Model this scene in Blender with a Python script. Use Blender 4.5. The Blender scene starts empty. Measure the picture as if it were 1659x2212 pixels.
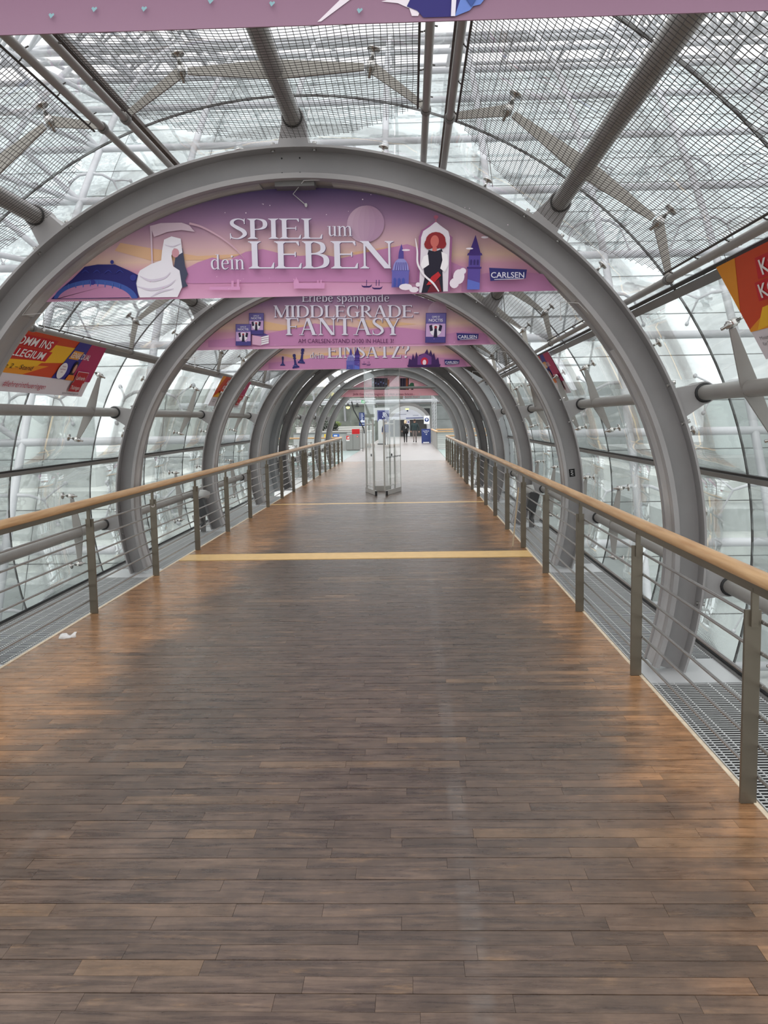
import bpy, bmesh, math, random
from mathutils import Vector, Matrix
random.seed(7)
PI = math.pi
scn = bpy.context.scene
COL = scn.collection

# ------------------------------------------------------------------ camera, sky, exposure
cam_d = bpy.data.cameras.new('camera')
cam = bpy.data.objects.new('camera', cam_d); COL.objects.link(cam)
r_, u_, f_ = (Vector((0.99937908, 0.03066812, -0.01734714)), Vector((0.01404362, 0.10482985, 0.99439101)),
              Vector((-0.03231461, 0.99401719, -0.10433407)))
M = Matrix((r_, u_, -f_)).transposed().to_4x4(); M.translation = Vector((0.74433, 0, 1.75))
cam.matrix_world = M
cam_d.sensor_fit = 'VERTICAL'; cam_d.sensor_height = 36.0; cam_d.lens = 1887.69 / 2212 * 36.0
cam_d.clip_start = 0.05; cam_d.clip_end = 600
scn.camera = cam
w = bpy.data.worlds.new('world'); scn.world = w; w.use_nodes = True
nt = w.node_tree; bg = nt.nodes['Background']
tc = nt.nodes.new('ShaderNodeTexCoord'); sx = nt.nodes.new('ShaderNodeSeparateXYZ'); cr = nt.nodes.new('ShaderNodeValToRGB')
nt.links.new(tc.outputs['Generated'], sx.inputs[0]); nt.links.new(sx.outputs['Z'], cr.inputs[0]); nt.links.new(cr.outputs[0], bg.inputs[0])
cr.color_ramp.elements[0].position = 0.0; cr.color_ramp.elements[0].color = (0.83, 0.85, 0.87, 1)
cr.color_ramp.elements[1].position = 0.6; cr.color_ramp.elements[1].color = (0.98, 0.98, 0.99, 1)
bg.inputs[1].default_value = 1.92
sun_d = bpy.data.lights.new('sun', 'SUN'); sun_d.energy = 1.2; sun_d.angle = math.radians(40); sun_d.color = (1.0, 0.97, 0.92)
sun = bpy.data.objects.new('sun', sun_d); COL.objects.link(sun); sun.rotation_euler = (math.radians(28), math.radians(-20), 0)
scn.view_settings.view_transform = 'Standard'; scn.view_settings.look = 'None'
scn.view_settings.exposure = 0.0; scn.view_settings.gamma = 1.0; scn.view_settings.use_curve_mapping = False
try:
    scn.cycles.transparent_max_bounces = 32
    scn.cycles.max_bounces = 10
except Exception: pass

# ------------------------------------------------------------------ constants of the place
ZC = 0.823; R_OUT = 2.723; D1 = 5.883; BAY = 4.202; HW = 2.278
ACY = [D1 + (k - 1) * BAY for k in range(9)]           # front face of ring k (0 is overhead, behind the first banner)
def pol(r, deg, y): a = math.radians(deg); return Vector((r * math.cos(a), y, ZC + r * math.sin(a)))

def lin(c):
    c = c / 255.0
    return c / 12.92 if c <= 0.04045 else ((c + 0.055) / 1.055) ** 2.4
def rgb(r, g, b): return (lin(r), lin(g), lin(b), 1.0)

# ------------------------------------------------------------------ materials
MATS = {}
def mat(name, col, rough=0.5, metal=0.0, spec=0.5, emit=None, estr=0.0, noise=None, bump=None):
    if name in MATS: return MATS[name]
    m = bpy.data.materials.new(name); m.use_nodes = True; n = m.node_tree; b = n.nodes['Principled BSDF']
    b.inputs['Base Color'].default_value = col; b.inputs['Roughness'].default_value = rough
    b.inputs['Metallic'].default_value = metal; b.inputs['Specular IOR Level'].default_value = spec
    if emit: b.inputs['Emission Color'].default_value = emit; b.inputs['Emission Strength'].default_value = estr
    if noise:
        scale, amt = noise
        g = n.nodes.new('ShaderNodeNewGeometry'); t = n.nodes.new('ShaderNodeTexNoise'); t.inputs['Scale'].default_value = scale; t.inputs['Detail'].default_value = 5
        n.links.new(g.outputs['Position'], t.inputs['Vector'])
        mr = n.nodes.new('ShaderNodeMapRange'); mr.inputs['From Min'].default_value = 0.3; mr.inputs['From Max'].default_value = 0.7
        mr.inputs['To Min'].default_value = 1 - amt; mr.inputs['To Max'].default_value = 1 + amt
        n.links.new(t.outputs['Fac'], mr.inputs['Value'])
        mx = n.nodes.new('ShaderNodeMix'); mx.data_type = 'RGBA'; mx.blend_type = 'MULTIPLY'; mx.inputs['Factor'].default_value = 1
        mx.inputs['A'].default_value = col; n.links.new(mr.outputs[0], mx.inputs['B']); n.links.new(mx.outputs['Result'], b.inputs['Base Color'])
    if bump:
        scale, st = bump
        t = n.nodes.new('ShaderNodeTexNoise'); t.inputs['Scale'].default_value = scale
        g = n.nodes.new('ShaderNodeNewGeometry'); n.links.new(g.outputs['Position'], t.inputs['Vector'])
        bp = n.nodes.new('ShaderNodeBump'); bp.inputs['Strength'].default_value = st; bp.inputs['Distance'].default_value = 0.02
        n.links.new(t.outputs['Fac'], bp.inputs['Height']); n.links.new(bp.outputs[0], b.inputs['Normal'])
    MATS[name] = m; return m

def glass(name, tint, refl, dust, dustcol=(0.8, 0.84, 0.84, 1), wav=0.0, scale=1.2):
    m = bpy.data.materials.new(name); m.use_nodes = True; n = m.node_tree
    for x in list(n.nodes):
        if x.type != 'OUTPUT_MATERIAL': n.nodes.remove(x)
    out = n.nodes['Material Output']
    tr = n.nodes.new('ShaderNodeBsdfTransparent'); tr.inputs[0].default_value = tint
    gl = n.nodes.new('ShaderNodeBsdfGlossy'); gl.inputs['Roughness'].default_value = 0.03; gl.inputs[0].default_value = (0.9, 0.95, 0.95, 1)
    fr = n.nodes.new('ShaderNodeFresnel'); fr.inputs[0].default_value = 1.4
    ml = n.nodes.new('ShaderNodeMath'); ml.operation = 'MULTIPLY'; ml.inputs[1].default_value = refl
    n.links.new(fr.outputs[0], ml.inputs[0])
    df = n.nodes.new('ShaderNodeBsdfTranslucent'); df.inputs[0].default_value = dustcol
    df2 = n.nodes.new('ShaderNodeBsdfDiffuse'); df2.inputs[0].default_value = dustcol
    dm = n.nodes.new('ShaderNodeMixShader'); dm.inputs[0].default_value = 0.5
    n.links.new(df.outputs[0], dm.inputs[1]); n.links.new(df2.outputs[0], dm.inputs[2])
    g = n.nodes.new('ShaderNodeNewGeometry'); t = n.nodes.new('ShaderNodeTexNoise'); t.inputs['Scale'].default_value = scale; t.inputs['Detail'].default_value = 8; t.inputs['Roughness'].default_value = 0.65
    n.links.new(g.outputs['Position'], t.inputs['Vector'])
    mr = n.nodes.new('ShaderNodeMapRange'); mr.inputs['From Min'].default_value = 0.35; mr.inputs['From Max'].default_value = 0.75
    mr.inputs['To Min'].default_value = dust * 0.35; mr.inputs['To Max'].default_value = dust * 1.7
    n.links.new(t.outputs['Fac'], mr.inputs['Value'])
    m1 = n.nodes.new('ShaderNodeMixShader'); n.links.new(mr.outputs[0], m1.inputs[0]); n.links.new(tr.outputs[0], m1.inputs[1]); n.links.new(dm.outputs[0], m1.inputs[2])
    m2 = n.nodes.new('ShaderNodeMixShader'); n.links.new(ml.outputs[0], m2.inputs[0]); n.links.new(m1.outputs[0], m2.inputs[1]); n.links.new(gl.outputs[0], m2.inputs[2])
    if wav:
        t2 = n.nodes.new('ShaderNodeTexNoise'); t2.inputs['Scale'].default_value = 1.6; t2.inputs['Detail'].default_value = 2
        n.links.new(g.outputs['Position'], t2.inputs['Vector'])
        bp = n.nodes.new('ShaderNodeBump'); bp.inputs['Strength'].default_value = wav; bp.inputs['Distance'].default_value = 0.25
        n.links.new(t2.outputs['Fac'], bp.inputs['Height']); n.links.new(bp.outputs[0], gl.inputs['Normal'])
    n.links.new(m2.outputs[0], out.inputs[0]); MATS[name] = m; return m

PAINT = mat('grey_paint', (0.285, 0.276, 0.275, 1), 0.42, noise=(2.5, 0.10))
PAINT2 = mat('warm_grey_paint', (0.25, 0.238, 0.222, 1), 0.4, noise=(4, 0.06))
COVER = mat('pale_cover_strip', (0.40, 0.40, 0.405, 1), 0.45, noise=(6, 0.12))
ARM = mat('pale_arm_paint', (0.36, 0.345, 0.31, 1), 0.45)
DARK = mat('black_rubber', (0.012, 0.012, 0.013, 1), 0.5)
GASKET = mat('dark_gasket', (0.035, 0.03, 0.028, 1), 0.6)
RUST = mat('brown_gasket', (0.06, 0.042, 0.035, 1), 0.7, noise=(30, 0.4))
FRAME = mat('grey_profile', (0.16, 0.155, 0.15, 1), 0.4)
STEEL = mat('brushed_steel', (0.175, 0.152, 0.118, 1), 0.38, 0.7, noise=(3, 0.08))
ROD = mat('steel_rod', (0.42, 0.41, 0.40, 1), 0.3, 0.85)
CHROME = mat('polished_steel', (0.5, 0.49, 0.47, 1), 0.18, 1.0)
GRATE = mat('galvanised_grating', (0.60, 0.61, 0.61, 1), 0.45, 0.3)
GRATE_SIDE = mat('shaded_bar_side', (0.035, 0.035, 0.036, 1), 0.7)  # near-black bar sides: the shade in the gaps painted on
PLATE = mat('pale_metal_plate', (0.58, 0.59, 0.60, 1), 0.4, 0.2)
NET = mat('net_wire', (0.045, 0.04, 0.036, 1), 0.6)
PIPE = mat('white_pipe_paint', (0.41, 0.42, 0.44, 1), 0.35, noise=(1.2, 0.12))
TRAY = mat('dark_tray', (0.006, 0.006, 0.007, 1), 0.7)
CONC = mat('pale_concrete', (0.60, 0.60, 0.57, 1), 0.7, noise=(1.5, 0.10))
CONC2 = mat('grey_concrete', (0.40, 0.41, 0.40, 1), 0.7, noise=(0.8, 0.14))
GLASS = glass('tunnel_glass', (0.965, 0.978, 0.972, 1), 0.45, 0.06, wav=0.08)
GLASS_R = glass('tunnel_roof_glass', (0.985, 0.987, 0.99, 1), 0.3, 0.07, dustcol=(0.62, 0.63, 0.65, 1), wav=0.1, scale=2.2)
VGLASS = glass('vault_glass', (0.93, 0.95, 0.948, 1), 0.6, 0.12, dustcol=(0.60, 0.63, 0.63, 1), wav=0.3, scale=0.35)
DGLASS = glass('door_glass', (0.965, 0.975, 0.97, 1), 0.16, 0.012)

def wood_rail():
    m = bpy.data.materials.new('beech_wood'); m.use_nodes = True; n = m.node_tree; b = n.nodes['Principled BSDF']; b.inputs['Roughness'].default_value = 0.38
    g = n.nodes.new('ShaderNodeNewGeometry'); mp = n.nodes.new('ShaderNodeMapping'); mp.inputs['Scale'].default_value = (38, 2.2, 38)
    t = n.nodes.new('ShaderNodeTexNoise'); t.inputs['Scale'].default_value = 1.0; t.inputs['Detail'].default_value = 4
    c = n.nodes.new('ShaderNodeValToRGB'); c.color_ramp.elements[0].position = 0.3; c.color_ramp.elements[0].color = rgb(186, 142, 98)
    c.color_ramp.elements[1].position = 0.72; c.color_ramp.elements[1].color = rgb(218, 180, 134)
    n.links.new(g.outputs['Position'], mp.inputs[0]); n.links.new(mp.outputs[0], t.inputs['Vector']); n.links.new(t.outputs['Fac'], c.inputs[0]); n.links.new(c.outputs[0], b.inputs['Base Color'])
    return m
BEECH = wood_rail()

def wood_floor():
    m = bpy.data.materials.new('worn_floor_wood'); m.use_nodes = True; n = m.node_tree; L = n.links; b = n.nodes['Principled BSDF']
    def N(t, **k):
        x = n.nodes.new(t)
        for a, v in k.items(): setattr(x, a, v)
        return x
    def math_(op, a, bb=None):
        x = N('ShaderNodeMath', operation=op)
        for i, v in enumerate((a, bb)):
            if v is None: continue
            if isinstance(v, (int, float)): x.inputs[i].default_value = v
            else: L.new(v, x.inputs[i])
        return x.outputs[0]
    def mix(f, A, B, mode='MIX'):
        x = N('ShaderNodeMix', data_type='RGBA', blend_type=mode)
        for nm, v in (('Factor', f), ('A', A), ('B', B)):
            if isinstance(v, (int, float)): x.inputs[nm].default_value = v
            elif isinstance(v, tuple): x.inputs[nm].default_value = v
            else: L.new(v, x.inputs[nm])
        return x.outputs['Result']
    def mrange(v, a, bb, c=0.0, d=1.0, smooth=True):
        x = N('ShaderNodeMapRange'); x.interpolation_type = 'SMOOTHSTEP' if smooth else 'LINEAR'
        L.new(v, x.inputs['Value'])
        for k, q in (('From Min', a), ('From Max', bb), ('To Min', c), ('To Max', d)): x.inputs[k].default_value = q
        return x.outputs[0]
    g = N('ShaderNodeNewGeometry'); pos = g.outputs['Position']; sp = N('ShaderNodeSeparateXYZ'); L.new(pos, sp.inputs[0]); X, Y = sp.outputs['X'], sp.outputs['Y']
    at = N('ShaderNodeAttribute', attribute_name='tone'); tone = at.outputs['Fac']
    # grain, shifted per stave
    off = N('ShaderNodeCombineXYZ'); L.new(math_('MULTIPLY', tone, 37.0), off.inputs[0]); L.new(math_('MULTIPLY', tone, 91.0), off.inputs[1])
    va = N('ShaderNodeVectorMath', operation='ADD'); L.new(pos, va.inputs[0]); L.new(off.outputs[0], va.inputs[1])
    mp = N('ShaderNodeMapping'); mp.inputs['Scale'].default_value = (3.0, 30.0, 1); L.new(va.outputs[0], mp.inputs[0])
    gr = N('ShaderNodeTexNoise'); gr.inputs['Scale'].default_value = 1.0; gr.inputs['Detail'].default_value = 6; gr.inputs['Roughness'].default_value = 0.65; gr.inputs['Distortion'].default_value = 0.8; L.new(mp.outputs[0], gr.inputs['Vector'])
    mp2 = N('ShaderNodeMapping'); mp2.inputs['Scale'].default_value = (7.0, 120.0, 1); L.new(va.outputs[0], mp2.inputs[0])
    gf = N('ShaderNodeTexNoise'); gf.inputs['Scale'].default_value = 1.0; gf.inputs['Detail'].default_value = 3; L.new(mp2.outputs[0], gf.inputs['Vector'])
    # large scale wear
    wn = N('ShaderNodeTexNoise'); wn.inputs['Scale'].default_value = 1.1; wn.inputs['Detail'].default_value = 5; wn.inputs['Roughness'].default_value = 0.6; L.new(pos, wn.inputs['Vector'])
    absx = math_('ABSOLUTE', math_('ADD', X, -0.28))
    edge = math_('ADD', absx, math_('MULTIPLY', math_('SUBTRACT', wn.outputs['Fac'], 0.5), 1.1))
    edge = math_('ADD', edge, math_('MULTIPLY', math_('SUBTRACT', tone, 0.5), 0.22))
    ef = mrange(edge, 1.40, 1.95)
    ef2 = mrange(edge, 0.7, 1.6, 0.0, 0.34)
    base = mix(mrange(gr.outputs['Fac'], 0.3, 0.72), rgb(66, 54, 48), rgb(102, 85, 73))
    base = mix(ef2, base, rgb(116, 88, 66))
    base = mix(ef, base, mix(mrange(gr.outputs['Fac'], 0.3, 0.7), rgb(130, 92, 60), rgb(172, 128, 90)))
    # per-stave tone, a few clearly paler staves
    base = mix(1.0, base, mrange(tone, 0.0, 1.0, 0.86, 1.14, False), 'MULTIPLY')
    base = mix(mrange(tone, 0.93, 0.98, 0.0, 0.40), base, rgb(130, 104, 78))
    # pale worn flecks
    mp3 = N('ShaderNodeMapping'); mp3.inputs['Scale'].default_value = (2.6, 11.0, 1); L.new(va.outputs[0], mp3.inputs[0])
    fl = N('ShaderNodeTexNoise'); fl.inputs['Scale'].default_value = 1.0; fl.inputs['Detail'].default_value = 7; fl.inputs['Roughness'].default_value = 0.7; L.new(mp3.outputs[0], fl.inputs['Vector'])
    base = mix(mrange(fl.outputs['Fac'], 0.55, 0.74, 0.0, 0.6), base, rgb(150, 119, 88))
    base = mix(mrange(gf.outputs['Fac'], 0.35, 0.5, 0.13, 0.0), base, rgb(44, 35, 30))
    mt = N('ShaderNodeTexNoise'); mt.inputs['Scale'].default_value = 5.0; mt.inputs['Detail'].default_value = 8; mt.inputs['Roughness'].default_value = 0.7; L.new(va.outputs[0], mt.inputs['Vector'])
    base = mix(1.0, base, mrange(mt.outputs['Fac'], 0.32, 0.68, 0.76, 1.24), 'MULTIPLY')
    lo = N('ShaderNodeTexNoise'); lo.inputs['Scale'].default_value = 0.55; lo.inputs['Detail'].default_value = 3; L.new(pos, lo.inputs['Vector'])
    base = mix(1.0, base, mrange(lo.outputs['Fac'], 0.3, 0.7, 0.86, 1.14), 'MULTIPLY')
    # two chalky tape traces along the walk
    for x0, st in ((-0.88, 0.16), (0.93, 0.24)):
        d = math_('ABSOLUTE', math_('SUBTRACT', X, x0))
        k = math_('MULTIPLY', mrange(d, 0.02, 0.055, 1.0, 0.0), mrange(fl.outputs['Fac'], 0.38, 0.62, 0.15, 1.0))
        k = math_('MULTIPLY', k, mrange(Y, 9.5, 11.5, st, 0.0))
        base = mix(math_('MULTIPLY', k, mrange(wn.outputs['Fac'], 0.40, 0.60, 0.15, 1.0)), base, rgb(136, 134, 132))
    base = mix(mrange(Y, 20.5, 30.0, 0.0, 0.55), base, rgb(158, 142, 130))  # far boards paler: the hall's grazing reflection mixed into the colour
    L.new(base, b.inputs['Base Color'])
    L.new(mrange(gr.outputs['Fac'], 0.2, 0.8, 0.22, 0.40), b.inputs['Roughness'])
    b.inputs['Specular IOR Level'].default_value = 0.5
    bp = N('ShaderNodeBump'); bp.inputs['Strength'].default_value = 0.12; bp.inputs['Distance'].default_value = 0.002; L.new(gf.outputs['Fac'], bp.inputs['Height']); L.new(bp.outputs[0], b.inputs['Normal'])
    return m
FLOORW = wood_floor()
INLAY = mat('pale_inlay_wood', rgb(224, 186, 124), 0.4, noise=(9, 0.08))
JOINT = mat('floor_joint', (0.012, 0.010, 0.009, 1), 0.8)

# ------------------------------------------------------------------ mesh builder
class MB:
    def __init__(s): s.v = []; s.f = []; s.m = []; s.s = []; s.t = []; s.tone = None
    def face(s, idx, mi=0, smooth=False): s.f.append(idx); s.m.append(mi); s.s.append(smooth); s.t.append(s.tone)
    def add(s, pts): n = len(s.v); s.v.extend(Vector(p) for p in pts); return n
    def poly(s, pts, mi=0): n = s.add(pts); s.face(list(range(n, n + len(pts))), mi); return s
    def box(s, c, size, rot=None, mi=0):
        c = Vector(c); hx, hy, hz = size[0] / 2, size[1] / 2, size[2] / 2
        P = [Vector((x, y, z)) for x in (-hx, hx) for y in (-hy, hy) for z in (-hz, hz)]
        if rot is not None: P = [rot @ p for p in P]
        n = s.add([c + p for p in P])
        for q in ((0, 1, 3, 2), (4, 6, 7, 5), (0, 4, 5, 1), (2, 3, 7, 6), (0, 2, 6, 4), (1, 5, 7, 3)): s.face([n + i for i in q], mi)
        return s
    def lohi(s, lo, hi, mi=0): return s.box([(a + b) / 2 for a, b in zip(lo, hi)], [abs(b - a) for a, b in zip(lo, hi)], None, mi)
    def frame(s, d, up=None):
        d = Vector(d).normalized(); up = Vector(up or (0, 0, 1))
        if abs(d.dot(up.normalized())) > 0.98: up = Vector((0, 1, 0)) if abs(d.y) < 0.9 else Vector((1, 0, 0))
        a = d.cross(up).normalized(); b = a.cross(d).normalized(); return d, a, b
    def beam(s, p0, p1, wd, ht, up=None, mi=0, w1=None, h1=None):
        p0, p1 = Vector(p0), Vector(p1); d, a, b = s.frame(p1 - p0, up); w1 = wd if w1 is None else w1; h1 = ht if h1 is None else h1
        n = s.add([p0 + a * i * wd / 2 + b * j * ht / 2 for i, j in ((-1, -1), (1, -1), (1, 1), (-1, 1))] + [p1 + a * i * w1 / 2 + b * j * h1 / 2 for i, j in ((-1, -1), (1, -1), (1, 1), (-1, 1))])
        for q in ((3, 2, 1, 0), (4, 5, 6, 7), (0, 1, 5, 4), (1, 2, 6, 5), (2, 3, 7, 6), (3, 0, 4, 7)): s.face([n + i for i in q], mi)
        return s
    def tube(s, p0, p1, r, n=12, r1=None, mi=0, caps=True, smooth=True):
        return s.ptube([p0, p1], [r, r if r1 is None else r1], n, mi, caps, smooth)
    def ptube(s, pts, rad, n=8, mi=0, caps=True, smooth=True, up=None):
        pts = [Vector(p) for p in pts]; rad = rad if isinstance(rad, (list, tuple)) else [rad] * len(pts); rings = []
        d0, a, b = s.frame(pts[1] - pts[0], up)
        for i, p in enumerate(pts):
            d = (pts[min(i + 1, len(pts) - 1)] - pts[max(i - 1, 0)]).normalized()
            a = (a - d * a.dot(d)).normalized(); b = d.cross(a) * -1; b = a.cross(d)
            k = s.add([p + (a * math.cos(2 * PI * j / n) + b * math.sin(2 * PI * j / n)) * rad[i] for j in range(n)]); rings.append(k)
        for i in range(len(pts) - 1):
            for j in range(n): s.face([rings[i] + j, rings[i] + (j + 1) % n, rings[i + 1] + (j + 1) % n, rings[i + 1] + j], mi, smooth)
        if caps:
            for k, rev in ((rings[0], True), (rings[-1], False)):
                q = s.add([s.v[k + j] for j in range(n)]); idx = list(range(q, q + n)); s.face(idx[::-1] if rev else idx, mi)
        return s
    def lathe(s, c, axis, prof, n=16, mi=0, smooth=True):   # prof: (distance along axis, radius)
        d, a, b = s.frame(axis); c = Vector(c); rings = []
        for h, r in prof: rings.append(s.add([c + d * h + (a * math.cos(2 * PI * j / n) + b * math.sin(2 * PI * j / n)) * max(r, 1e-4) for j in range(n)]))
        for i in range(len(prof) - 1):
            for j in range(n): s.face([rings[i] + j, rings[i] + (j + 1) % n, rings[i + 1] + (j + 1) % n, rings[i + 1] + j], mi, smooth)
        return s
    def prism(s, pts, off, mi=0):                            # closed polygon swept along off
        pts = [Vector(p) for p in pts]; off = Vector(off); n = len(pts); k = s.add(pts); k2 = s.add([p + off for p in pts])
        s.face(list(range(k, k + n))[::-1], mi); s.face(list(range(k2, k2 + n)), mi)
        for j in range(n):
            q = s.add([pts[j], pts[(j + 1) % n], pts[(j + 1) % n] + off, pts[j] + off]); s.face([q, q + 1, q + 2, q + 3], mi)
        return s
    def blob(s, c, r, seg=12, rings=8, mi=0, jit=0.0):
        c = Vector(c); r = r if isinstance(r, (tuple, list)) else (r, r, r); R = []
        for i in range(rings + 1):
            th = PI * i / rings
            R.append(s.add([c + Vector((r[0] * math.sin(th) * math.cos(2 * PI * j / seg), r[1] * math.sin(th) * math.sin(2 * PI * j / seg), r[2] * math.cos(th))) * (1 + random.uniform(-jit, jit)) for j in range(seg)]))
        for i in range(rings):
            for j in range(seg): s.face([R[i] + j, R[i + 1] + j, R[i + 1] + (j + 1) % seg, R[i] + (j + 1) % seg], mi, True)
        return s
    def mesh(s, name, mats, origin=(0, 0, 0)):
        o = Vector(origin); me = bpy.data.meshes.new(name); me.from_pydata([tuple(p - o) for p in s.v], [], s.f)
        for x in (mats if isinstance(mats, (list, tuple)) else [mats]): me.materials.append(x)
        me.polygons.foreach_set('material_index', s.m); me.polygons.foreach_set('use_smooth', s.s)
        if any(t is not None for t in s.t):
            a = me.attributes.new('tone', 'FLOAT', 'FACE'); a.data.foreach_set('value', [0.5 if t is None else t for t in s.t])
        me.update(); return me

def wloc(o):
    p = Vector((0, 0, 0))
    while o is not None: p = p + o.location; o = o.parent
    return p
def part(name, mb, mats, parent=None, label=None, kind=None):
    me = mb.mesh(name, mats, wloc(parent)) if isinstance(mb, MB) else mb
    o = bpy.data.objects.new(name, me); COL.objects.link(o); o.parent = parent
    if label: o['label'] = label
    if kind: o['kind'] = kind
    return o
def tag(o, label, cat, group=None):
    o['label'] = label; o['category'] = cat
    if group: o['group'] = group
    return o
def thing(name, label, cat, loc=(0, 0, 0), group=None):
    o = bpy.data.objects.new(name, None); COL.objects.link(o); o.location = loc; o.empty_display_size = 0.1; return tag(o, label, cat, group)
def whole(name, mb, mats, label, cat, loc=(0, 0, 0), group=None):
    o = bpy.data.objects.new(name, mb.mesh(name, mats, loc)); COL.objects.link(o); o.location = loc; return tag(o, label, cat, group)
def struct(name, mb, mats, parent=None):
    o = part(name, mb, mats, parent); o['kind'] = 'structure'; return o
def piece(name, me, loc, parent, rot=None):
    o = bpy.data.objects.new(name, me); COL.objects.link(o); o.parent = parent; o.location = Vector(loc) - wloc(parent)
    if rot: o.rotation_euler = rot
    return o
ORD = ['', 'first', 'second', 'third', 'fourth', 'fifth', 'sixth', 'seventh', 'eighth']

# ------------------------------------------------------------------ lettering (sans from the built-in font, serif drawn here)
TXT = {}
def prepare(strings):
    obs = []
    for key in strings:
        txt, off, sh = key
        c = bpy.data.curves.new('t', 'FONT'); c.body = txt; c.size = 1 / 0.727; c.offset = off; c.shear = sh; c.resolution_u = 3; c.fill_mode = 'FRONT'
        o = bpy.data.objects.new('t', c); COL.objects.link(o); obs.append((key, o, c))
    dg = bpy.context.evaluated_depsgraph_get()
    for key, o, c in obs:
        me = bpy.data.meshes.new_from_object(o.evaluated_get(dg))
        TXT[key] = ([(v.co.x, v.co.y) for v in me.vertices], [list(p.vertices) for p in me.polygons])
        bpy.data.meshes.remove(me)
    for key, o, c in obs: bpy.data.objects.remove(o); bpy.data.curves.remove(c)
SANS = [('CARLSEN', 0.012, 0), ('AM CARLSEN-STAND D100 IN HALLE 3!', 0, 0), ('KOMM INS', 0.02, 0.25), ('KOLLEGIUM', 0.02, 0.25), ('GENIAL', 0.01, 0.2), ('DUAL', 0.01, 0.2),
        ('Halle 2 – Stand', 0, 0.2), ('#lehrerinthueringen', 0, 0.12), ('Lehrerin', 0, 0), ('Thüringen', 0, 0), ('lehrerinthueringen.de', 0, 0),
        ('Jede Geschichte beginnt mit dem ersten Schritt...', 0, 0.1), ('und der bücher Halle 3, Stand B600/A601', 0, 0.1), ('Multi', 0.02, 0), ('Last Minute', 0.02, 0), ('Bonus', 0.02, 0),
        ('GAME OF', 0, 0), ('NOCTIS', 0.01, 0), ('Studiere', 0, 0), ('Duales Studium', 0, 0), ('in der', 0, 0), ('Ministerium', 0, 0), ('für Bildung', 0, 0)]
prepare(SANS)

def st(pts, n=6):                                            # brush stroke with varying width -> polygons
    P = [pts[0]] + list(pts) + [pts[-1]]; out = []
    for i in range(1, len(P) - 2):
        for k in range(n + (1 if i == len(P) - 3 else 0)):
            t = k / n; a = []
            for d in range(3):
                p0, p1, p2, p3 = P[i - 1][d], P[i][d], P[i + 1][d], P[i + 2][d]
                a.append(0.5 * (2 * p1 + (p2 - p0) * t + (2 * p0 - 5 * p1 + 4 * p2 - p3) * t * t + (3 * p1 - p0 - 3 * p2 + p3) * t ** 3))
            out.append(a)
    L, R = [], []
    for i, (x, y, wd) in enumerate(out):
        x0, y0, _ = out[max(i - 1, 0)]; x1, y1, _ = out[min(i + 1, len(out) - 1)]
        dx, dy = x1 - x0, y1 - y0; l = math.hypot(dx, dy) or 1; wd = max(wd, 0.004)
        L.append((x - dy / l * wd / 2, y + dx / l * wd / 2)); R.append((x + dy / l * wd / 2, y - dx / l * wd / 2))
    return [[L[i], R[i], R[i + 1], L[i + 1]] for i in range(len(L) - 1)]
def rc(x0, y0, x1, y1): return [(x0, y0), (x1, y0), (x1, y1), (x0, y1)]
W1, W2, SF = 0.145, 0.05, 0.035
def stem(x, y0=0.0, y1=1.0, wd=W1, top=True, bot=True, e=0.085):
    o = [rc(x - wd / 2, y0, x + wd / 2, y1)]
    for y, d, on in ((y0, 1, bot), (y1, -1, top)):
        if on:
            o.append(rc(x - wd / 2 - e, y, x + wd / 2 + e, y + d * SF))
            for s in (-1, 1): o.append([(x + s * wd / 2, y + d * SF), (x + s * (wd / 2 + e * 0.7), y + d * SF), (x + s * wd / 2, y + d * (SF + 0.06))])
    return o
def bar(x0, x1, y): return [rc(x0, y - W2 / 2, x1, y + W2 / 2)]
def tick(x, y, d, h=0.16): return [[(x, y), (x - 0.09, y), (x - 0.012, y + d * h), (x + 0.012, y + d * h)]]
def diag(x0, y0, x1, y1, wd): return [[(x0 - wd / 2, y0), (x0 + wd / 2, y0), (x1 + wd / 2, y1), (x1 - wd / 2, y1)]]
def flat(x, y, wd, e=0.09): d = SF if y == 0 else -SF; return [rc(x - wd / 2 - e, y, x + wd / 2 + e, y + d)]
def E_(): return stem(0.17) + bar(0.17, 0.62, 1 - W2 / 2) + bar(0.17, 0.54, 0.52) + bar(0.17, 0.66, W2 / 2) + tick(0.63, 1.0, -1) + tick(0.68, 0, 1, 0.2) + [rc(0.52, 0.43, 0.55, 0.61)]
BOWL = lambda x, y0, y1, w_: st([(0.17, y1 - W2 / 2, W2), (x * 0.62, y1 - W2 / 2, W2), (x * 0.92, y0 + (y1 - y0) * 0.80, w_ * .8), (x, (y0 + y1) / 2, w_), (x * 0.92, y0 + (y1 - y0) * 0.20, w_ * .8), (x * 0.62, y0 + W2 / 2, W2), (0.17, y0 + W2 / 2, W2)])
def lc(f): return f
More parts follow.
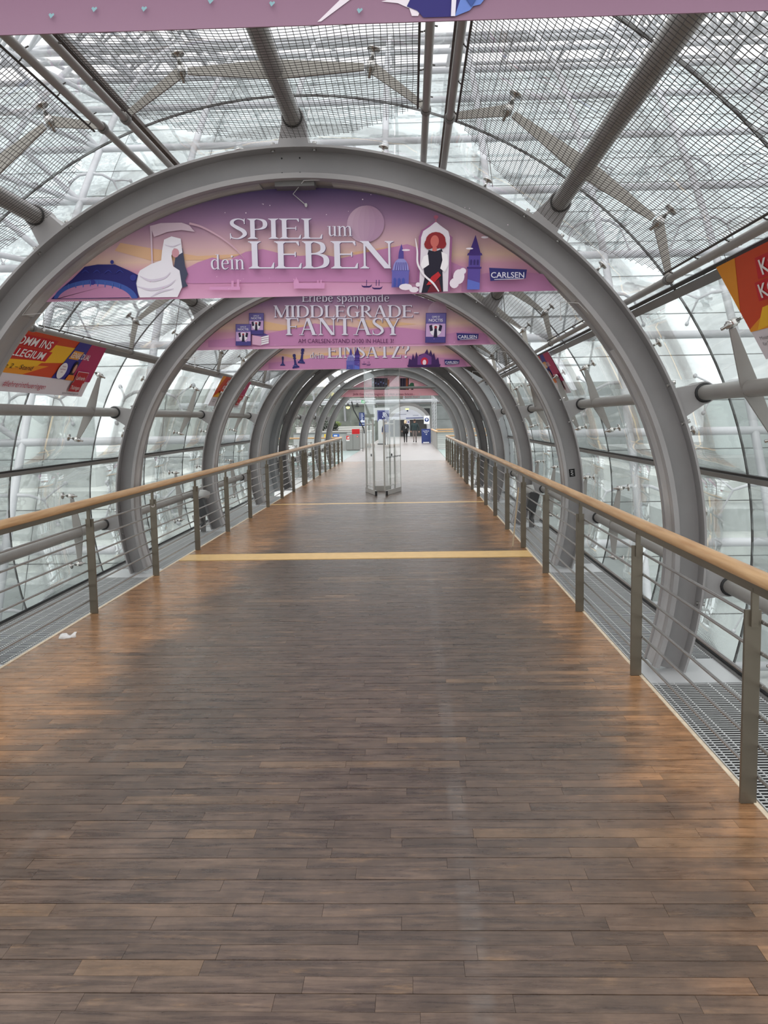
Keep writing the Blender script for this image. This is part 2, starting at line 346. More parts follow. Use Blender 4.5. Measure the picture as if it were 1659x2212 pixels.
G = {
 'S': (0.58, st([(0.50, 0.78, .03), (0.46, 0.93, .05), (0.29, 0.985, .055), (0.13, 0.89, .11), (0.12, 0.72, .13), (0.28, 0.55, .15), (0.45, 0.40, .15), (0.50, 0.22, .13), (0.36, 0.05, .08), (0.22, 0.015, .05), (0.08, 0.08, .05), (0.05, 0.25, .03)]) + [rc(0.485, 0.74, 0.515, 1.0)] + [rc(0.035, 0.0, 0.065, 0.28)]),
 'P': (0.66, stem(0.17) + BOWL(0.57, 0.45, 1.0, W1)),
 'I': (0.34, stem(0.17)),
 'E': (0.70, E_()),
 'L': (0.66, stem(0.17) + bar(0.17, 0.62, W2 / 2) + tick(0.65, 0, 1, 0.22)),
 'B': (0.72, stem(0.17) + BOWL(0.54, 0.52, 1.0, W1 * .9) + BOWL(0.62, 0.0, 0.55, W1)),
 'N': (0.92, stem(0.16, wd=W2, bot=True) + stem(0.78, wd=W2, bot=False) + diag(0.74, 0.0, 0.17, 1.0, 0.17)),
 'M': (1.06, stem(0.15, wd=W2) + stem(0.90, wd=W1) + diag(0.52, 0.0, 0.17, 1.0, 0.16) + diag(0.52, 0.0, 0.88, 1.0, 0.05)),
 'D': (0.88, stem(0.17) + BOWL(0.76, 0.0, 1.0, W1)),
 'G': (0.86, st([(0.74, 0.76, .03), (0.66, 0.94, .05), (0.46, 0.985, .05), (0.22, 0.88, .10), (0.13, 0.52, W1), (0.20, 0.16, .12), (0.42, 0.02, .06), (0.60, 0.05, .06), (0.70, 0.12, .07)]) + stem(0.70, 0.05, 0.46, wd=0.13, bot=False) + [rc(0.72, 0.72, 0.75, 1.0)]),
 'R': (0.80, stem(0.17) + BOWL(0.57, 0.48, 1.0, W1) + diag(0.70, 0.0, 0.36, 0.5, 0.16) + flat(0.72, 0, 0.14, 0.05)),
 'A': (0.90, diag(0.14, 0, 0.43, 1.0, 0.05) + diag(0.74, 0, 0.45, 1.0, 0.16) + bar(0.24, 0.64, 0.34) + flat(0.13, 0, 0.05) + flat(0.75, 0, 0.15, 0.06)),
 'F': (0.64, stem(0.17) + bar(0.17, 0.62, 1 - W2 / 2) + bar(0.17, 0.52, 0.50) + tick(0.64, 1.0, -1, 0.2) + [rc(0.50, 0.41, 0.53, 0.59)]),
 'T': (0.78, stem(0.39, top=False) + bar(0.05, 0.73, 1 - W2 / 2) + [[(0.05, 1), (0.10, 1), (0.055, 0.78), (0.03, 0.78)], [(0.73, 1), (0.68, 1), (0.725, 0.78), (0.75, 0.78)]]),
 'Y': (0.84, stem(0.42, 0, 0.48, top=False) + diag(0.39, 0.42, 0.13, 1.0, 0.16) + diag(0.45, 0.42, 0.70, 1.0, 0.05) + flat(0.13, 1, 0.15, 0.05) + flat(0.70, 1, 0.05, 0.07)),
 'Z': (0.74, bar(0.08, 0.66, 1 - W2 / 2) + bar(0.06, 0.68, W2 / 2) + diag(0.14, 0.0, 0.58, 1.0, 0.16) + [rc(0.07, 0.78, 0.10, 1.0), rc(0.65, 0.0, 0.68, 0.24)]),
 '?': (0.56, st([(0.08, 0.74, .05), (0.12, 0.93, .06), (0.28, 0.985, .06), (0.44, 0.86, .12), (0.42, 0.66, .13), (0.28, 0.48, .08), (0.26, 0.28, .05)]) + [[(0.26 + 0.08 * math.cos(a * PI / 4), 0.08 + 0.08 * math.sin(a * PI / 4)) for a in range(8)]]),
 '-': (0.40, [rc(0.05, 0.34, 0.35, 0.41)]), ' ': (0.32, []),
 'u': (0.62, [rc(0.11, 0.14, 0.22, 0.66), rc(0.03, 0.63, 0.2, 0.66), rc(0.42, 0.0, 0.53, 0.66), rc(0.34, 0.63, 0.5, 0.66), rc(0.5, 0, 0.6, 0.03)] + st([(0.165, 0.2, .11), (0.2, 0.06, .08), (0.3, 0.03, .05), (0.44, 0.12, .04)])),
 'm': (0.98, [rc(0.09, 0, 0.20, 0.66), rc(0.41, 0, 0.52, 0.48), rc(0.74, 0, 0.85, 0.48), rc(0.02, 0.62, 0.15, 0.66)] + [rc(x - 0.06, 0, x + 0.17, 0.03) for x in (0.09, 0.41, 0.74)] + st([(0.19, 0.52, .04), (0.30, 0.63, .05), (0.42, 0.60, .09), (0.465, 0.46, .11)]) + st([(0.51, 0.52, .04), (0.62, 0.63, .05), (0.75, 0.60, .09), (0.795, 0.46, .11)])),
 'n': (0.64, [rc(0.09, 0, 0.20, 0.66), rc(0.42, 0, 0.53, 0.48), rc(0.02, 0.62, 0.15, 0.66)] + [rc(x - 0.06, 0, x + 0.17, 0.03) for x in (0.09, 0.42)] + st([(0.19, 0.52, .04), (0.30, 0.63, .05), (0.43, 0.60, .09), (0.475, 0.46, .11)])),
 'd': (0.64, [rc(0.42, 0, 0.53, 1.0), rc(0.34, 0.97, 0.5, 1.0), rc(0.5, 0, 0.6, 0.03)] + st([(0.43, 0.55, .04), (0.30, 0.645, .05), (0.14, 0.55, .10), (0.10, 0.33, .12), (0.15, 0.10, .10), (0.29, 0.02, .05), (0.43, 0.12, .04)])),
 'b': (0.62, [rc(0.09, 0.02, 0.20, 1.0), rc(0.02, 0.97, 0.15, 1.0)] + st([(0.19, 0.55, .04), (0.32, 0.645, .05), (0.47, 0.55, .10), (0.51, 0.33, .12), (0.46, 0.10, .10), (0.32, 0.02, .05), (0.19, 0.10, .04)])),
 'p': (0.62, [rc(0.09, -0.3, 0.20, 0.66), rc(0.02, 0.62, 0.15, 0.66), rc(0.03, -0.3, 0.27, -0.27)] + st([(0.19, 0.55, .04), (0.32, 0.645, .05), (0.47, 0.55, .10), (0.51, 0.33, .12), (0.46, 0.10, .10), (0.32, 0.02, .05), (0.19, 0.10, .04)])),
 'e': (0.56, [rc(0.12, 0.35, 0.46, 0.39)] + st([(0.46, 0.37, .10), (0.43, 0.56, .08), (0.29, 0.645, .05), (0.14, 0.55, .09), (0.10, 0.33, .11), (0.15, 0.10, .10), (0.30, 0.02, .06), (0.47, 0.13, .03)])),
 'i': (0.30, [rc(0.09, 0, 0.20, 0.66), rc(0.02, 0.62, 0.15, 0.66), rc(0.03, 0, 0.26, 0.03), [(0.145 + 0.065 * math.cos(a * PI / 4), 0.87 + 0.065 * math.sin(a * PI / 4)) for a in range(8)]]),
 'l': (0.30, [rc(0.09, 0, 0.20, 1.0), rc(0.02, 0.97, 0.15, 1.0), rc(0.03, 0, 0.26, 0.03)]),
 'r': (0.44, [rc(0.09, 0, 0.20, 0.66), rc(0.02, 0.62, 0.15, 0.66), rc(0.03, 0, 0.28, 0.03)] + st([(0.19, 0.48, .04), (0.28, 0.62, .06), (0.40, 0.60, .08)])),
 's': (0.46, st([(0.38, 0.52, .03), (0.30, 0.635, .05), (0.18, 0.62, .07), (0.11, 0.50, .09), (0.22, 0.37, .10), (0.35, 0.25, .10), (0.37, 0.12, .08), (0.25, 0.02, .05), (0.10, 0.06, .04), (0.06, 0.16, .03)])),
 'a': (0.56, [rc(0.36, 0.0, 0.47, 0.46), rc(0.44, 0, 0.54, 0.03)] + st([(0.10, 0.50, .07), (0.18, 0.63, .05), (0.32, 0.63, .06), (0.415, 0.48, .11)]) + st([(0.42, 0.38, .04), (0.22, 0.32, .06), (0.10, 0.18, .10), (0.18, 0.03, .07), (0.30, 0.05, .05), (0.42, 0.16, .04)])),
}
def serif(txt, x0, y0, h, width=None):
    adv = sum(G[c][0] for c in txt); sx_ = h if width is None else width / (adv - 0.06); out = []; x = 0
    for c in txt:
        a, pol_ = G[c]
        for P in pol_: out.append([(x0 + (x + px) * sx_, y0 + py * h) for px, py in P])
        x += a
    return out
def sans(key, x0, y0, h, width=None, align='l'):
    v, f = TXT[key]; xs = [p[0] for p in v]; x_lo, x_hi = min(xs), max(xs)
    s = h if width is None else width / (x_hi - x_lo)
    ax = x0 if align == 'l' else x0 - (x_hi - x_lo) * s / 2
    return [[(ax + (v[i][0] - x_lo) * s, y0 + v[i][1] * h) for i in q] for q in f]

FLATMATS = {}
def ink(c, rough=0.55):
    if c not in FLATMATS: FLATMATS[c] = mat('ink_%d' % len(FLATMATS), rgb(*c), rough, spec=0.3)
    return FLATMATS[c]
class Sheet:                                                 # a flat printed sheet: O + x*ex + y*ey, seen from the side nrm points to
    def __init__(s, parent, O, ex, ey, nrm): s.p = parent; s.O = Vector(O); s.ex = Vector(ex); s.ey = Vector(ey); s.n = Vector(nrm); s.k = 0
    def P(s, x, y, d): return s.O + s.ex * x + s.ey * y + s.n * d
    def art(s, name, layers, label=None):
        mb = MB(); mats = []
        for col, polys in layers:
            s.k += 1
            if ink(col) not in mats: mats.append(ink(col))
            mi = mats.index(ink(col))
            for i_, q in enumerate(polys):
                pts = [s.P(x, y, 0.0006 + 0.0011 * s.k + 0.00003 * (i_ % 32)) for x, y in q]
                a = sum(q[i][0] * q[(i + 1) % len(q)][1] - q[(i + 1) % len(q)][0] * q[i][1] for i in range(len(q)))
                if (a < 0) != (s.ex.cross(s.ey).dot(s.n) < 0): pts.reverse()
                mb.poly(pts, mi)
        return part(name, mb, mats, s.p, label, 'stuff' if name in ('pale_skyline', 'clouds', 'dusk_streaks', 'stars', 'hearts') else None)
def disc(x, y, rx, ry=None, n=20, a0=0, a1=360): ry = rx if ry is None else ry; return [(x + rx * math.cos(math.radians(a0 + (a1 - a0) * i / n)), y + ry * math.sin(math.radians(a0 + (a1 - a0) * i / n))) for i in range(n + (0 if a1 - a0 == 360 else 1))]

# ------------------------------------------------------------------ people (skin meshes made while the file is still empty)
def hand_mb(mb, wrist, direc, side, s, mi):
    d = Vector(direc).normalized(); lat = Vector((0, 1, 0)); inn = Vector((-side, 0, 0))
    w_ = Vector(wrist); mb.ptube([w_, w_ + d * 0.045 * s, w_ + d * 0.085 * s], [0.024 * s, 0.036 * s, 0.034 * s], 8, mi)
    for i, ln in enumerate((0.065, 0.078, 0.072, 0.055)):
        b = w_ + d * 0.082 * s + lat * (0.028 - 0.018 * i) * s; k = b + d * ln * 0.5 * s; e = k + (d * 0.7 + inn * 0.6).normalized() * ln * 0.5 * s
        mb.ptube([b, k, e], [0.0095 * s, 0.009 * s, 0.007 * s], 6, mi)
    b = w_ + d * 0.03 * s + lat * 0.028 * s; mb.ptube([b, b + (d * .6 + lat * .8) * 0.035 * s, b + (d * 1.0 + lat * .7 + inn * .3) * 0.06 * s], [0.012 * s, 0.011 * s, 0.008 * s], 6, mi)
def make_person(name, label, loc, H, mats, coat_len, legs, arms, hairlong, collar_h=0.0):
    """mats: skin, top, trousers, shoes, hair. The figure walks along +Y, its back to the viewer."""
    s = H / 1.75
    V, Ed, Rr = [], [], []
    def v(p, r, e=None):
        V.append(Vector(p) * s); Rr.append((r * s, r * s) if not isinstance(r, tuple) else (r[0] * s, r[1] * s))
        if e is not None: Ed.append((e, len(V) - 1))
        return len(V) - 1
    pel = v((0, 0, 0.95), (0.155, 0.12)); sp_ = v((0, -0.01, 1.13), (0.14, 0.11), pel); ch = v((0, -0.015, 1.32), (0.165, 0.12), sp_)
    nb = v((0, -0.01, 1.44), (0.085, 0.075), ch); nk = v((0, 0.005, 1.51), 0.055, nb); hd = v((0, 0.03, 1.60), (0.078, 0.09), nk); ht = v((0, 0.025, 1.70), (0.062, 0.075), hd)
    wr = []
    for sd, (hx, kf, ff, heel) in zip((-1, 1), legs):
        hip = v((sd * 0.09, 0, 0.88), 0.10, pel); kn = v((sd * hx, kf, 0.49), 0.062, hip); an = v((sd * hx, ff, 0.10 + heel), 0.042, kn); v((sd * hx * 1.1, ff + 0.13, 0.045 + heel * 0.3), 0.038, an)
    for sd, (el, wrp) in zip((-1, 1), arms):
        sh = v((sd * 0.19, -0.01, 1.40), 0.065, ch); eb = v((sd * el[0], el[1], el[2]), 0.048, sh); wq = v((sd * wrp[0], wrp[1], wrp[2]), 0.034, eb); wr.append((sd, Vector(wrp), Vector(el)))
    me = bpy.data.meshes.new(name + '_b'); me.from_pydata([tuple(p) for p in V], Ed, []); o = bpy.data.objects.new('tmp', me); COL.objects.link(o)
    md = o.modifiers.new('s', 'SKIN'); sk = me.skin_vertices[0].data
    for i, r in enumerate(Rr): sk[i].radius = r
    sk[0].use_root = True
    o.modifiers.new('u', 'SUBSURF').levels = 2
    dg = bpy.context.evaluated_depsgraph_get(); m2 = bpy.data.meshes.new_from_object(o.evaluated_get(dg))
    mb = MB(); mb.add([p.co for p in m2.vertices])
    for p in m2.polygons:
        c = p.center / s; z = c.z
        mi = 0 if z > 1.475 + collar_h else (1 if z > 0.93 or abs(c.x) > 0.215 else (2 if z > 0.13 else 3))
        if mi == 2 and z < 0.155: mi = 3
        mb.face(list(p.vertices), mi, True)
    bpy.data.objects.remove(o); bpy.data.meshes.remove(me); bpy.data.meshes.remove(m2)
    for sd, wp, el in wr:
        a = Vector((sd * wp.x, wp.y, wp.z)) * s; b = Vector((sd * el.x, el.y, el.z)) * s
        hand_mb(mb, a, a - b, sd, s, 0)
    for sd in (-1, 1): mb.blob(Vector((sd * 0.082, 0.02, 1.62)) * s, (0.012 * s, 0.02 * s, 0.032 * s), 8, 6, 0)      # ears
    mb.ptube([Vector((0, 0.105, 1.645)) * s, Vector((0, 0.135, 1.605)) * s], [0.012 * s, 0.017 * s], 6, 0)               # nose
    for sd in (-1, 1): mb.blob(Vector((sd * 0.032, 0.108, 1.64)) * s, 0.010 * s, 8, 6, 4)
    mb.box(Vector((0, 0.112, 1.565)) * s, (0.045 * s, 0.012 * s, 0.008 * s), None, 4)
    t = thing(name, label, 'person', loc)
    for p in mb.v: p += Vector(loc)
    part('body', mb, mats[:4] + [mats[4]], t)
    L = Vector(loc)
    hb = MB(); hb.blob(L + Vector((0, 0.005, 1.655)) * s, (0.094 * s, 0.104 * s, 0.10 * s), 16, 10, 0, 0.02)
    if hairlong:
        hb.blob(L + Vector((0, -0.03, 1.57)) * s, (0.098 * s, 0.075 * s, 0.10 * s), 14, 8, 0, 0.05)
    part('hair', hb, mats[4], t)
    cb = MB(); z1, z0 = 1.43, coat_len; prof = [(z1, 0.10), (z1 - 0.05, 0.19), (1.25, 0.215), (1.05, 0.205), (max(z0, 0.95), 0.215)] + ([(z0, 0.225), (z0 + 0.01, 0.20)] if z0 < 0.95 else [(z0 - .02, 0.2)])
    k = None; n = 18
    for z, r in prof:
        q = cb.add([L + Vector((r * math.cos(2 * PI * j / n), r * 0.68 * math.sin(2 * PI * j / n) - 0.01, z)) * s for j in range(n)])
        if k is not None:
            for j in range(n): cb.face([k + j, k + (j + 1) % n, q + (j + 1) % n, q + j], 0, True)
        k = q
    part('coat', cb, mats[1], t)
    return t
SKIN = mat('skin', rgb(205, 160, 138), 0.5)
BLACKC = mat('black_cloth', rgb(24, 24, 27), 0.8); GREENC = mat('dark_green_cloth', rgb(36, 52, 54), 0.8); GREYT = mat('grey_trousers', rgb(122, 112, 108), 0.8)
SHOE = mat('dark_shoe', rgb(26, 24, 24), 0.5); BLOND = mat('blond_hair', rgb(218, 196, 160), 0.6); BROWNH = mat('brown_hair', rgb(58, 42, 34), 0.6); NAVYC = mat('navy_cloth', rgb(34, 40, 84), 0.8)
walk_a = ((0.085, 0.10, 0.12, 0.0), (0.085, 0.02, -0.16, 0.03)); walk_b = ((0.085, 0.06, -0.20, 0.10), (0.09, 0.05, 0.10, 0.0))
p1 = make_person('person', 'person with fair hair in a long black coat walking away', (0.31, 66.9, 0), 1.74, [SKIN, BLACKC, BLACKC, SHOE, BLOND], 0.72, walk_a, (((0.27, -0.03, 1.14), (0.26, 0.10, 0.95)), ((0.27, -0.03, 1.14), (0.26, 0.12, 0.95))), True)
bk = MB(); bk.poly([Vector((0.31, 66.9, 0)) + Vector(((0.07 * math.cos(a) + 0.01), -0.172, 1.17 + 0.07 * math.sin(a))) for a in [i * PI / 8 for i in range(16)]][::-1])
bk.poly([Vector((0.31, 66.9, 0)) + Vector(((0.05 * math.cos(a) - 0.015), -0.174, 1.17 + 0.05 * math.sin(a))) for a in [i * PI / 8 for i in range(16)]][::-1], 1)
part('badge', bk, [ink((215, 215, 215)), ink((24, 24, 27))], p1, 'pale crescent print on the back')
make_person('person', 'person in a dark green jacket and grey trousers walking away', (1.02, 66.5, 0), 1.80, [SKIN, GREENC, GREYT, SHOE, BROWNH], 0.93, walk_b, (((0.29, -0.02, 1.13), (0.28, 0.05, 0.90)), ((0.30, -0.06, 1.13), (0.31, -0.02, 0.88))), False)
make_person('person', 'person in a navy jacket half hidden behind the glass door', (-0.98, 61.0, 0), 1.76, [SKIN, NAVYC, GREYT, SHOE, BROWNH], 0.90, walk_a, (((0.27, -0.03, 1.14), (0.28, -0.05, 0.90)), ((0.27, -0.03, 1.14), (0.26, 0.08, 0.92))), False)

# ------------------------------------------------------------------ floor of the bridge: base, staves, inlays
YEND = 37.6
fb = MB(); fb.lohi((-HW, -3.5, -0.16), (HW, YEND, -0.016))
floor = struct('floor', fb, JOINT)
PITCH = 0.1675; row_y = 2.5107 - PITCH * 36
far = MB(); n_single = 0; y = row_y; R = random.Random(3)
INL = ((11.03, 11.54), (18.42, 18.61))
def stave(mb, x0, x1, y0, y1, tone):
    mb.tone = tone; h = R.uniform(-0.0006, 0.0006)
    n = mb.add([(x0, y0, -0.016), (x1, y0, -0.016), (x1, y1, -0.016), (x0, y1, -0.016), (x0, y0, h), (x1, y0, h), (x1, y1, h), (x0, y1, h)])
    for q in ((4, 5, 6, 7), (0, 1, 5, 4), (1, 2, 6, 5), (2, 3, 7, 6), (3, 0, 4, 7)): mb.face([n + i for i in q])
while y < YEND - PITCH:
    for half in (0, 1):
        y0 = y + half * PITCH / 2 + (0.0022 if half == 0 else 0.0006); y1 = y + (half + 1) * PITCH / 2 - (0.0006 if half == 0 else 0.0022)
        if any(a - 0.02 < (y0 + y1) / 2 < b + 0.02 for a, b in INL): continue
        x = -HW - R.uniform(0, 0.5)
        while x < HW:
            ln = R.choice((0.32, 0.42, 0.55, 0.7, 0.9, 1.1)) * R.uniform(0.9, 1.1); ln = ln if x + ln < HW - 0.12 else HW + 0.1 - x; x0, x1 = max(x, -HW + 0.012), min(x + ln, HW - 0.012)
            if x1 - x0 > 0.005:
                tone = R.random(); a0, a1 = x0 + 0.0005, x1 - 0.0005
                vis = y1 > 2.3 and abs((x0 + x1) / 2 - 0.69) < 0.47 * y1 + 0.35
                if vis and n_single < 296:
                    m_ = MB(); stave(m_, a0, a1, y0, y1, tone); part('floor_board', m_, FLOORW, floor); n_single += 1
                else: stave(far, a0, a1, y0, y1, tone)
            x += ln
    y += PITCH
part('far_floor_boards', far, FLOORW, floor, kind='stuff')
for a, b in INL:
    m_ = MB(); m_.lohi((-HW + 0.012, a, -0.016), (HW - 0.012, b, 0.0004)); part('inlay_strip', m_, INLAY, floor, 'pale yellow wooden strip across the floor')
for i, s in enumerate((-1, 1)):
    m_ = MB(); m_.lohi((s * (HW - 0.012), -3.5, -0.03), (s * (HW + 0.010), YEND, 0.004)); struct('trim_%d' % (i + 1), m_, mat('cream_edge_bead', rgb(222, 205, 180), 0.5, noise=(20, .15)))

# ------------------------------------------------------------------ glazing of the tunnel: frames and panes
SEG = [(-16.5, 9.3), (9.3, 35.2), (35.2, 70.7), (70.7, 109.3), (109.3, 144.8), (144.8, 170.7), (170.7, 196.5)]
RG = 3.065
YJ = [D1 + 0.125 + BAY / 2 * i for i in range(-3, 8)]; YJ[-1] = 20.75
YJ2 = [22.75 + BAY / 2 * i for i in range(0, 7)]
def arcbar(mb, a0, a1, yc, rad, wd, ht, step=2.0):
    n = max(2, int((a1 - a0) / step))
    k = None
    for i in range(n + 1):
        a = a0 + (a1 - a0) * i / n
        q = mb.add([pol(rad - ht / 2, a, yc - wd / 2), pol(rad + ht / 2, a, yc - wd / 2), pol(rad + ht / 2, a, yc + wd / 2), pol(rad - ht / 2, a, yc + wd / 2)])
        if k is not None:
            for j in range(4): mb.face([k + j, q + j, q + (j + 1) % 4, k + (j + 1) % 4])
        k = q
def pane_mesh(a0, a1, ln, name, m):
    mb = MB(); n = 7; ks = []
    for i in range(n + 1):
        a = a0 + (a1 - a0) * i / n
        ks.append(mb.add([pol(RG, a, 0), pol(RG + 0.014, a, 0), pol(RG + 0.014, a, ln), pol(RG, a, ln)]))
    for i in range(n):
        for j in range(4): mb.face([ks[i] + j, ks[i + 1] + j, ks[i + 1] + (j + 1) % 4, ks[i] + (j + 1) % 4], 0, j in (1, 3))
    mb.face([ks[0] + j for j in range(4)]); mb.face([ks[-1] + j for j in (3, 2, 1, 0)])
    return mb.mesh(name, m)
Y0_, Y1_ = YJ[0], 20.75
for nm, segs, lines in (('wall_right', [0, 1], [(-16.5, 'sill'), (9.3, 'bar')]), ('wall_left', [5, 6], [(196.5, 'sill'), (170.7, 'bar')]), ('ceiling', [2, 3, 4], [(35.2, 'seam'), (144.8, 'seam'), (70.7, 'gut'), (109.3, 'gut')])):
    mb = MB()
    for s_ in segs:
        for yj in YJ: arcbar(mb, SEG[s_][0], SEG[s_][1], yj, RG + 0.006, 0.010, 0.014)
    root = struct(nm, mb, GASKET)
    for a, kind in lines:
        d = 1 if a < 90 else -1; p0, p1 = Y0_, Y1_
        up = pol(1, a, 0) - Vector((0, 0, ZC))
        def ln(name, ang, rad, wd, ht, m):
            q = MB(); q.beam(pol(rad, ang, p0), pol(rad, ang, p1), wd, ht, up); part(name, q, m, root)
        if kind == 'bar': ln('transom_gasket', a + d * 0.30, RG, 0.016, 0.02, DARK); ln('transom', a - d * 0.22, RG - 0.008, 0.036, 0.03, FRAME)
        if kind == 'seam': ln('transom_gasket', a + d * 0.15, RG, 0.026, 0.03, DARK); ln('transom', a - d * 0.75, RG - 0.005, 0.055, 0.04, FRAME)
        if kind == 'gut': ln('seam_bar', a, RG - 0.005, 0.038, 0.05, RUST)
        if kind == 'sill': ln('sill', a + d * 0.2, RG - 0.02, 0.07, 0.06, FRAME); ln('sill_gasket', a + d * 1.1, RG - 0.01, 0.02, 0.03, DARK)
    for s_ in segs:
        a0, a1 = SEG[s_]; da = 0.22; meshes = {}
        for i in range(len(YJ) - 1):
            l_ = round(YJ[i + 1] - YJ[i] - 0.016, 3)
            if l_ not in meshes: meshes[l_] = pane_mesh(a0 + da, a1 - da, l_, 'glass_pane', GLASS_R if nm == 'ceiling' else GLASS)
            piece('glass_pane', meshes[l_], (0, YJ[i] + 0.008, 0), root)
    if nm == 'ceiling':                                       # the roof goes on over the part inside the hall
        for s_ in segs:
            me = pane_mesh(SEG[s_][0] + .22, SEG[s_][1] - .22, BAY / 2 - 0.016, 'glass_pane', GLASS_R)
            for i in range(6): piece('glass_pane', me, (0, YJ2[i] + 0.008, 0), root)

# ------------------------------------------------------------------ steel rings
PUR = [-4.6, 21.7, 53.2, 90.0, 126.8, 158.3, 184.6]
PROF = [(2.723, 0), (2.723, .29), (2.708, .29), (2.708, .132), (2.545, .132), (2.545, .29), (2.512, .29), (2.505, .262), (2.505, .235), (2.522, .228), (2.522, .062), (2.505, .055), (2.505, .028), (2.512, 0), (2.545, 0), (2.545, .118), (2.708, .118), (2.708, 0)]
def sweep(mb, prof, a0, a1, y0, n=110):
    k = None; L = len(prof)
    for i in range(n + 1):
        a = a0 + (a1 - a0) * i / n; q = mb.add([pol(r, a, y0 + yy) for r, yy in prof])
        if k is not None:
            for j in range(L): mb.face([k + j, k + (j + 1) % L, q + (j + 1) % L, q + j])
        else: mb.face([q + j for j in range(L)])
        k = q
    mb.face([k + j for j in range(L)][::-1])
RING_LABEL = {1: 'nearest and largest grey steel ring, with a pink banner inside it', 2: 'second grey steel ring, with a small black sticker on its right leg', 3: 'third grey steel ring, holding the pink banner with chess pieces',
              4: 'fourth grey steel ring, the last before the grey collar', 5: 'fifth grey steel ring, just behind the grey collar', 6: 'sixth grey steel ring, two behind the grey collar', 7: 'seventh grey steel ring, holding the far banner with bookshelves', 8: 'eighth and farthest grey steel ring at the end of the handrails'}
def ring(k):
    y0 = ACY[k]; t = thing('steel_ring', RING_LABEL[k], 'steel arch', (0, y0, 0), 'grey steel rings of the tunnel')
    mb = MB(); sweep(mb, PROF, -18.2, 198.2, y0, 120 if k < 5 else 72); part('ring_beam', mb, PAINT, t)
    cv = MB()
    for a0, a1 in ((-18, 33), (42.5, 84.5), (95.5, 138), (149, 198)): sweep(cv, [(2.5215, .066), (2.5215, .224), (2.514, .224), (2.511, .145), (2.514, .066)], a0, a1, y0, 24)
    part('cover_strip', cv, COVER, t, 'pale strip inside the ring')
    for a in PUR:
        rd = (pol(1, a, 0) - pol(0, a, 0)); tg = Vector((-rd.z, 0, rd.x)); c = pol(2.723, a, y0 + 0.03)
        pr = [c - tg * 0.15, c - tg * 0.15 + rd * 0.012, c - tg * 0.10 + rd * 0.014, c - tg * 0.072 + rd * 0.15]
        pr += [c + rd * 0.177 + (tg * math.cos(b) + rd * math.sin(b)) * 0.075 for b in [PI - i * PI / 8 for i in range(9)]]
        pr += [c + tg * 0.072 + rd * 0.15, c + tg * 0.10 + rd * 0.014, c + tg * 0.15 + rd * 0.012, c + tg * 0.15]
        b_ = MB(); b_.prism(pr, (0, 0.19, 0)); part('bracket', b_, PAINT, t)
    bl = MB()
    for a in PUR:
        for da in (-2.9, 2.9):
            for yy in (0.045, 0.205):
                p = pol(2.708, a + da, y0 + yy); rd = (p - Vector((0, p.y, ZC))).normalized(); bl.tube(p + rd * 0.002, p - rd * 0.014, 0.014, 6); bl.tube(p + rd * 0.026, p + rd * 0.045, 0.014, 6)
    part('bolts', bl, CHROME, t, kind='stuff')
    for s in (-1, 1):
        m_ = MB(); m_.lohi((s * 2.300, y0 - 0.22, -0.02), (s * 2.93, y0 + 0.36, -0.002)); part('foot_plate', m_, PLATE, t, 'pale plate around the foot')
    if k == 1:
        m_ = MB()
        for sx_, z in ((-0.06, 2.575), (0.06, 2.575), (-0.06, 2.67), (0.06, 2.67)): p = Vector((sx_ - 0.03, y0 + 0.119, ZC + z)); m_.tube(p, p - Vector((0, 0.003, 0)), 0.006, 8)
        part('bolt_holes', m_, DARK, t, kind='stuff')
        m_ = MB(); m_.lohi((-0.13, y0 + 0.04, ZC + 2.47), (0.13, y0 + 0.22, ZC + 2.505)); part('splice_box', m_, FRAME, t)
    if k == 2:
        a = 6.2; c = pol(2.62, a, y0 + 0.117); tg = Vector((-math.sin(math.radians(a)), 0, math.cos(math.radians(a)))); rd = Vector((tg.z, 0, -tg.x))
        S = Sheet(t, c, rd, tg, (0, -1, 0)); S.art('sticker', [((18, 18, 20), [rc(-.033, -.045, .033, .045)]), ((170, 170, 170), st([(-.015, .03, .006), (.012, .022, .008), (-.012, .008, .008), (.012, -.006, .008), (-.012, -.02, .008), (.014, -.03, .006)])), ], 'small black sticker with a pale squiggle')
    return t
for k in range(1, 9): ring(k)

# ------------------------------------------------------------------ purlin tubes with tapered arms and glass fixings
NODES = {0: (-11.2, 3.25), 1: (15.4, 29.2), 2: (43.05, 63.6), 3: (79.3, 100.2), 4: (115.9, 136.9), 5: (150.4, 164.7), 6: (176.7, 191.2)}
TIE = {2: (37.4, 69.3), 3: (72.2, 107.8), 4: (110.7, 142.6)}
PNAME = ['grey tube low on the right wall', 'grey tube at eye height on the right wall', 'grey tube up the right roof shoulder', 'grey tube along the roof crown', 'grey tube up the left roof shoulder', 'grey tube at eye height on the left wall', 'grey tube low on the left wall']
BETW = ['before the nearest ring', 'between rings one and two', 'between rings two and three', 'between rings three and four', 'between ring four and the collar', 'between rings five and six', 'between rings six and seven', 'between rings seven and eight']
RP = 2.9
def fixing(mb_, n, y):
    rd = (pol(1, n, 0) - pol(0, n, 0))
    c = pol(2.95, n, y)
    mb_.lathe(c, rd, [(-0.062, 0.0), (-0.062, 0.009), (-0.035, 0.009), (-0.033, 0.018), (-0.022, 0.018), (-0.02, 0.026), (0.028, 0.026), (0.03, 0.019), (0.045, 0.019), (0.047, 0.010), (0.070, 0.009), (0.088, 0.012), (0.090, 0.037), (0.101, 0.039), (0.101, 0.0)], 14)
